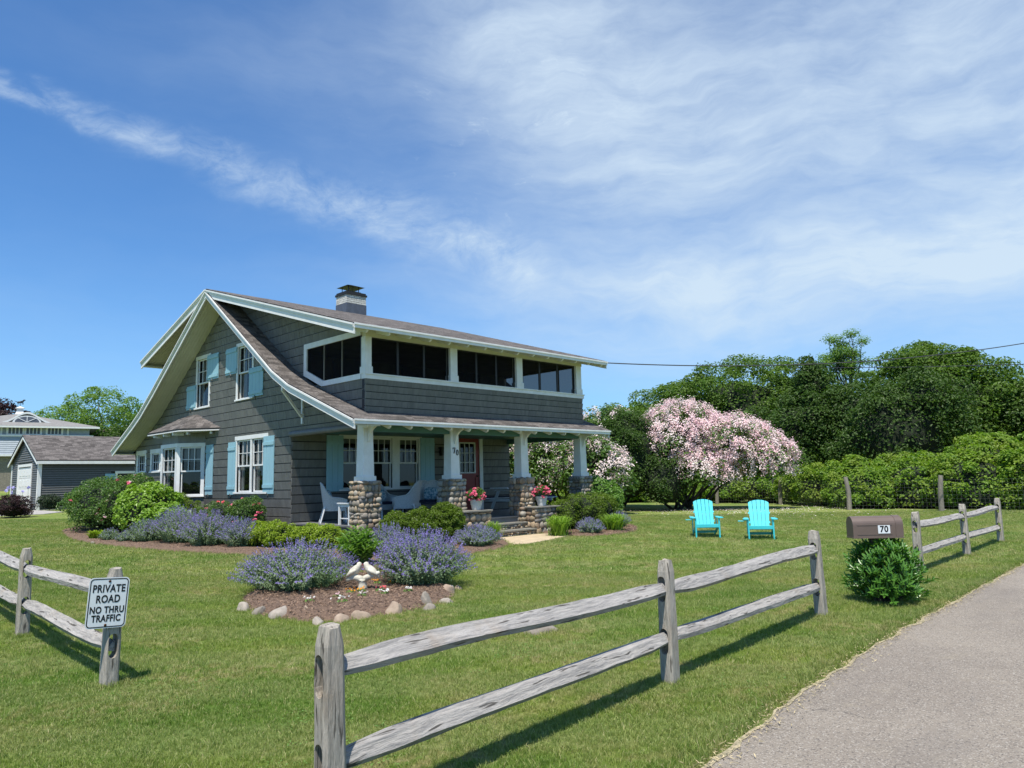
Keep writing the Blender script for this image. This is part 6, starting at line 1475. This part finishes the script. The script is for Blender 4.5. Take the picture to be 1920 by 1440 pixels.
m = MB(); m.box((GX-.0, 32.42, gb-.05), (GX+.05, 32.58, 3.08)); m.box((GX-.0, 35.29, gb-.05), (GX+.05, 35.45, 3.08)); m.box((GX-.0, 32.58, 2.93), (GX+.05, 35.29, 3.08)); m.build('door_casing', M['white'], ga)
m = MB()
for k in range(4): m.box((GX+.046, 32.585, gb+.585*k), (GX+.060-.0, 35.285, gb+.58*(k+1)))
D = m.build('garage_door', M['door'], ga)
for k in range(4):
    for j in range(4): m = MB(); y = 32.70+j*.655; z = gb+.11+.585*k; m.box((GX+.030, y, z), (GX+.045, y+.50, z+.36)); m.build('raised_panel', M['door'], D, bevel=.006)
m = MB(); m.box((GX+.02, 33.86, 3.80), (GX+.05, 34.10, 4.20)); m.build('gable_vent', M['lead'], ga)
GW = Fr((0, GY+.05, 0), (1, 0, 0), (0, 0, 1)); window(ga, GW, 4.42, 5.50, 1.60, 2.60, .0, cas=.12, lites=(3, 2), lower=False); shutter(ga, GW, 3.88, 4.40, 1.62, 2.46, .02, 3, False)
m = MB(); P = [(GX-.02, 32.3), (GX-.02, 35.6), (-1.6, 35.6), (-1.9, 32.0), (-1.4, 30.5), (-.2, 30.6)]
m.prism([Vector((x, y, tz(x, y)+.035)) for x, y in P], (0, 0, -.12)); tag(m.build('driveway', M['sand']), kind='structure')
m = MB(); P = [(-.2, 30.6), (-1.4, 30.5), (-4.5, 31), (-12, 33), (-12, 26.5), (-4, 24.6), (-.6, 24.4), (.6, 26), (.6, 30.5)]
m.prism([Vector((x, y, tz(x, y)+.022)) for x, y in P], (0, 0, -.12)); tag(m.build('gravel_drive', simple('pale gravel', (.42, .40, .37), (.28, .26, .24), 30, .9, .8, 60)), kind='structure')
boulder(-.7, 29.4, .5, .4, .25, .3, 41, 'pale stone beside the garage corner'); 

# ------------------------------------------------------------------ neighbour's big house with hip roof
fwd = Vector((math.cos(YAW+.589), math.sin(YAW+.589), 0)); bx0 = Vector((CAM.x, CAM.y, 0))+fwd*79.5
bh = thing('neighbour_house', 'large grey shingled house with hip roof, eyebrow window and rooftop cupola behind the garage', 'house', (bx0.x, bx0.y, 0), YAW+.589-PI/2)
kk = 79.5/70*1.0
def hz(py): return 1.62+(919.5-py)/1390*79.5*.855
ez, pz = hz(809), hz(779); hw, hd = 5.9, 5.2
m = MB(); m.add([(-hw, -hd, ez), (hw, -hd, ez), (hw, hd, ez), (-hw, hd, ez), (0, -.0, pz), (-hw, -hd, ez-.12), (hw, -hd, ez-.12), (hw, hd, ez-.12), (-hw, hd, ez-.12)], [(0, 1, 4), (1, 2, 4), (2, 3, 4), (3, 0, 4), (5, 8, 7, 6), (0, 5, 6, 1), (1, 6, 7, 2), (2, 7, 8, 3), (3, 8, 5, 0)])
ro = m.build('roof', M['ghroof'], bh)
m = MB(); m.box((-hw-.03, -hd-.05, ez-.16), (hw+.03, -hd-.01, ez-.02)); m.build('gutter', M['white'], bh)
m = MB(); m.box((-hw+.7, -hd+.7, hz(823)-.1), (hw-.7, hd-.7, ez-.13)); w_ = m.build('upper_wall', M['ghwall'], bh)
zb_, zt_ = hz(822), hz(813)
for x0, x1 in ((-2.45, -1.25), (-.75, .3), (.5, 1.55), (2.05, 3.1)):
    m = MB(); m.box((x0-.12, -hd+.62, zb_-.08), (x1+.12, -hd+.69, zt_+.14)); f = m.build('window', M['white'], bh)
    for k in range(4): m = MB(); w1 = (x1-x0)/4; m.box((x0+k*w1+.04, -hd+.60, zb_), (x0+(k+1)*w1-.04, -hd+.615, zt_+.05)); m.build('pane', M['lead'], f)
for x in (-4.75, -3.0, -2.8, 3.5): m = MB(); m.box((x, -hd+.60, hz(823)-.1), (x+.14, -hd+.69, ez-.13)); m.build('corner_board', M['white'], bh)
m = MB(); m.box((-hw+.4, -hd+.4, hz(824)-.15), (hw-.4, hd-.4, hz(823)-.05)); m.build('belt_course', M['white'], bh)
z0_, z1_ = hz(858), hz(824)-.15
m = MB(); a, c = -hw-.3, -hw+.6; m.hexa([(a, -hd-.3, z0_), (-a, -hd-.3, z0_), (-a, hd, z0_), (a, hd, z0_), (c, -hd+.5, z1_), (-c, -hd+.5, z1_), (-c, hd, z1_), (c, hd, z1_)]); m.build('flared_skirt', M['ghwall'], bh)
for k in range(9): m = MB(); u = k/9; z = z0_+(z1_-z0_)*u; off = (1-u)*.8; m.box((-hw+.5-off-.015, -hd+.5-off-.02, z), (hw-.5+off+.015, -hd+.5-off+.1, z+.03)); m.build('shingle_course', M['ghwall'], bh)
m = MB(); m.box((-hw-.4, -hd-.42, z0_-.16), (hw+.4, -hd+.2, z0_)); m.build('water_table', M['white'], bh)
m = MB(); m.box((-hw, -hd, 0), (hw, hd, z0_-.16)); bs = m.build('stone_base', M['mortar'], bh)
stone_face(bs, Fr((0, -hd, 0), (1, 0, 0), (0, 0, 1)), -4.6, -1.6, 1.4, z0_-.18, random.Random(8), hh=(.25, .42), wmin=.28, wmax=.62)
# eyebrow dormer
m = MB(); n = 26; ecx = .55; yf = -hd+1.55; zb2 = ez+.36
def eb(k, s, e=0): u = -1+2*k/n; x = u*2.05*s; return Vector((ecx+x, yf+e, zb2+.98*s*math.exp(-(u*1.75)**2)-.05))
A = [eb(k, 1) for k in range(n+1)]
m.prism(A+[A[-1]-Vector((0, 0, .02)), A[0]-Vector((0, 0, .02))], (0, 3.0, 0)); ed = m.build('eyebrow_dormer', M['ghroof'], bh)
m = MB()
for k in range(n): m.prism([A[k], A[k+1], A[k+1]-Vector((0, 0, .16)), A[k]-Vector((0, 0, .16))], (0, -.12, 0))
m.build('arched_trim', M['white'], ed)
m = MB(); arc_ = [Vector((ecx+1.05*math.cos(a), yf-.13, zb2-.02+.62*math.sin(a))) for a in [PI*k/14 for k in range(15)]]; m.prism(arc_, (0, -.03, 0)); m.build('lunette_frame', M['white'], ed)
m = MB(); arc_ = [Vector((ecx+.88*math.cos(a), yf-.165, zb2+.06+.46*math.sin(a))) for a in [PI*k/14 for k in range(15)]]; m.prism(arc_, (0, -.02, 0)); m.build('lunette_pane', M['lead'], ed)
m = MB()
for a in (PI*.25, PI*.5, PI*.75): m.beam(Vector((ecx, yf-.20, zb2+.06)), Vector((ecx+.88*math.cos(a), yf-.20, zb2+.06+.46*math.sin(a))), .05, .03, (0, 1, 0))
m.build('glazing_bars', M['white'], ed)
m = MB(); m.hexa([(-.42, -.42, pz-.25), (.42, -.42, pz-.25), (.42, .42, pz-.25), (-.42, .42, pz-.25), (-.25, -.25, pz+.18), (.25, -.25, pz+.18), (.25, .25, pz+.18), (-.25, .25, pz+.18)]); m.box((-.25, -.25, pz+.18), (.25, .25, pz+.45)); m.add([(-.36, -.36, pz+.45), (.36, -.36, pz+.45), (.36, .36, pz+.45), (-.36, .36, pz+.45), (0, 0, pz+.66)], [(0, 1, 4), (1, 2, 4), (2, 3, 4), (3, 0, 4), (3, 2, 1, 0)]); cp = m.build('cupola', M['white'], bh)
m = MB(); m.tube([(0, 0, pz+.62), (0, 0, pz+.95)], .02, 6); m.tube([(-.25, 0, pz+1.0), (-.05, 0, pz+1.02), (.18, 0, pz+1.06)], [.05, .09, .10], 8); m.tube([(.18, 0, pz+1.08), (.27, 0, pz+1.22), (.38, 0, pz+1.20)], [.08, .07, .03], 8); m.tube([(-.24, 0, pz+1.02), (-.46, 0, pz+1.12)], [.03, .012], 6)
for x in (-.2, -.12, .12, .2): m.tube([(x, 0, pz+1.0), (x+.02, 0, pz+.80)], [.03, .018], 6)
m.build('dog_weathervane', M['black'], cp, smooth=True)

# ------------------------------------------------------------------ lawn blades
def tuft(nb, h, w, spread, seed, seg=2, lean=.5):
    R = random.Random(seed); V = []; F = []
    for i in range(nb):
        a = R.uniform(0, 2*PI); r = spread*math.sqrt(R.random()); x, y = r*math.cos(a), r*math.sin(a); b = R.uniform(0, 2*PI); L = h*R.uniform(.55, 1.15); ln = lean*R.uniform(.1, 1.)*L; dx, dy = math.cos(b), math.sin(b); f = R.uniform(0, 2*PI); wx, wy = math.cos(f)*w/2, math.sin(f)*w/2; q = len(V)
        if seg == 1: V += [(x-wx, y-wy, 0), (x+wx, y+wy, 0), (x+dx*ln, y+dy*ln, L)]; F.append((q, q+1, q+2, q+2))
        else:
            V += [(x-wx, y-wy, -.004), (x+wx, y+wy, -.004), (x+wx*.8+dx*ln*.35, y+wy*.8+dy*ln*.35, L*.6), (x-wx*.8+dx*ln*.35, y-wy*.8+dy*ln*.35, L*.6), (x+dx*ln, y+dy*ln, L)]
            F += [(q, q+1, q+2, q+3), (q+3, q+2, q+4)]
    me = bpy.data.meshes.new('grass_tuft'); me.from_pydata(V, [], [tuple(dict.fromkeys(f)) for f in F]); me.materials.append(M['blade']); return bpy.data.objects.new('grass_tuft', me)
def scatter(name, P, sc, variants, kind='stuff', label=None, tilt=.12):
    n = len(P); me = bpy.data.meshes.new(name); me.vertices.add(n); me.vertices.foreach_set('co', np.ascontiguousarray(P, np.float32).ravel())
    a = me.attributes.new('rot', 'FLOAT_VECTOR', 'POINT'); r = np.column_stack([rng.normal(0, tilt, (n, 2)), rng.uniform(0, 6.283, n)]).astype(np.float32); a.data.foreach_set('vector', r.ravel())
    a = me.attributes.new('sc', 'FLOAT', 'POINT'); a.data.foreach_set('value', sc.astype(np.float32)); a = me.attributes.new('idx', 'INT', 'POINT'); a.data.foreach_set('value', rng.integers(0, len(variants), n).astype(np.int32))
    c = bpy.data.collections.new(name+'_variants')
    for v in variants: c.objects.link(v)
    o = bpy.data.objects.new(name, me); COL.objects.link(o); tag(o, label, None, None, kind)
    ng = bpy.data.node_groups.new(name, 'GeometryNodeTree'); ng.interface.new_socket('Geometry', in_out='INPUT', socket_type='NodeSocketGeometry'); ng.interface.new_socket('Geometry', in_out='OUTPUT', socket_type='NodeSocketGeometry')
    N = ng.nodes; L = ng.links; gi = N.new('NodeGroupInput'); go = N.new('NodeGroupOutput'); ip = N.new('GeometryNodeInstanceOnPoints'); ci = N.new('GeometryNodeCollectionInfo')
    ci.inputs['Collection'].default_value = c; ci.inputs['Separate Children'].default_value = True; ci.inputs['Reset Children'].default_value = True
    def attr(nm, t): x = N.new('GeometryNodeInputNamedAttribute'); x.data_type = t; x.inputs[0].default_value = nm; return x.outputs[0]
    L.new(gi.outputs[0], ip.inputs['Points']); L.new(ci.outputs[0], ip.inputs['Instance']); ip.inputs['Pick Instance'].default_value = True
    L.new(attr('idx', 'INT'), ip.inputs['Instance Index']); er = N.new('FunctionNodeEulerToRotation'); L.new(attr('rot', 'FLOAT_VECTOR'), er.inputs[0]); L.new(er.outputs[0], ip.inputs['Rotation']); L.new(attr('sc', 'FLOAT'), ip.inputs['Scale']); L.new(ip.outputs[0], go.inputs[0])
    o.modifiers.new('scatter', 'NODES').node_group = ng; return o
def wedge(d0, d1, dens):
    """random lawn points in the part of the garden in view, between two distances from the street corner"""
    n = int(.5*2*.82*(d1**2-d0**2)*dens); dep = np.sqrt(rng.uniform(d0**2, d1**2, n)); lat = rng.uniform(-.82, .80, n)*dep
    x = CAM.x+cy_*dep+sy_*lat; y = CAM.y+sy_*dep-cy_*lat
    k = (y > road_y(x)+.02+.06*rng.uniform(0, 1, n))
    for B in BEDS: k &= ~inside(B, x, y)
    k &= ~((x > -.1) & (x < 8.3) & (y > -.05) & (y < 15)); k &= ~((x > .4) & (x < 10) & (y > 30.9) & (y < 37.2)); k &= ~inside([(3.35, -.70), (5.05, -.70), (5.6, -1.15), (5.2, -1.75), (4.2, -2.05), (2.9, -2.35), (2.6, -2.1), (3.1, -1.3)], x, y)
    k &= ~((x > -12) & (x < .6) & (y > 24.5) & (y < 36)); x, y = x[k], y[k]
    return np.column_stack([x, y, T(x, y)])
def nz(P, s): return np.array([mnoise.noise(Vector((a*s, b_*s, 0))) for a, b_ in P[:, :2]])
P = wedge(1.6, 6.5, 1600); scatter('grass_near', P, rng.uniform(.55, 1.2, len(P))*(1+.30*nz(P, 1.1)+.2*nz(P, 4)), [tuft(13, .030, .0032, .032, s, 2, .95) for s in range(6)], label='short mown grass blades')
P = wedge(6.5, 13, 520); scatter('grass_middle', P, rng.uniform(.75, 1.2, len(P)), [tuft(15, .033, .0056, .05, 20+s, 1, .9) for s in range(5)], label='short mown grass blades')
P = wedge(13, 30, 85); scatter('grass_far', P, rng.uniform(.8, 1.25, len(P)), [tuft(24, .036, .010, .11, 40+s, 1, .9) for s in range(4)], label='short mown grass blades')
m_ = 5000; xe = rng.uniform(-9, 14, m_); ye = road_y(xe)+rng.normal(-.01, .06, m_)
link('dry_clippings', leaf_mesh('dry_clippings', np.column_stack([xe, ye, np.full(m_, .022)+rng.uniform(0, .012, m_)]), unit(m_)*.4+np.array([0, 0, 1]), .035, .16, .05), simple('dry clippings', (.48, .40, .24), (.30, .26, .14), 20, .9, per=.4)); tag(S.objects['dry_clippings'], kind='stuff')
# longer blades along the road edge, at the posts and around the beds
E = []
for i in range(5200):
    x = random.uniform(-8.5, 12); y = float(road_y(x))+.05+abs(random.gauss(0, .10)); E.append((x, y))
for B in BEDS:
    n = len(B)
    for i in range(n):
        a, c = B[i], B[(i+1) % n]; L_ = math.hypot(a[0]-c[0], a[1]-c[1])
        for k in range(int(L_*26)): t_ = random.random(); E.append((a[0]+(c[0]-a[0])*t_+random.gauss(0, .03), a[1]+(c[1]-a[1])*t_+random.gauss(0, .03)))
for (x, y) in [(-7.942, -11.338), (-4.76, -11.13), (-1.32, -10.92), (3.04, -10.69), (6.15, -10.62), (9.35, -10.52), (-7.74, -7.62), (-7.70, -4.60), (-3.9, -8.98)]:
    for k in range(90): a = random.uniform(0, 6.28); r = random.uniform(.07, .17)*(1.8 if x == -3.9 else 1); E.append((x+r*math.cos(a), y+r*math.sin(a)))
E = np.array(E); k = ~((E[:, 0] > -.1) & (E[:, 0] < 8.3) & (E[:, 1] > -.2)); E = E[k]
P = np.column_stack([E, T(E[:, 0], E[:, 1])]); scatter('grass_edging', P, rng.uniform(.6, 1.35, len(P)), [tuft(9, .052, .0040, .03, 60+s, 2, .9) for s in range(5)], label='longer grass along the road and bed edges')

# clover and broad-leaved weeds in patches
P = wedge(2.2, 11, 9); P = P[nz(P, .9) > .12]; cc = np.repeat(P, 16, 0)+np.column_stack([rng.normal(0, .05, (len(P)*16, 2)), rng.uniform(.012, .034, len(P)*16)])
tag(link('clover', leaf_mesh('clover', cc, unit(len(cc))*.35+np.array([0, 0, 1]), .015, .85, .08), M['lf_mid']), kind='stuff', label='clover and small weeds in the lawn')
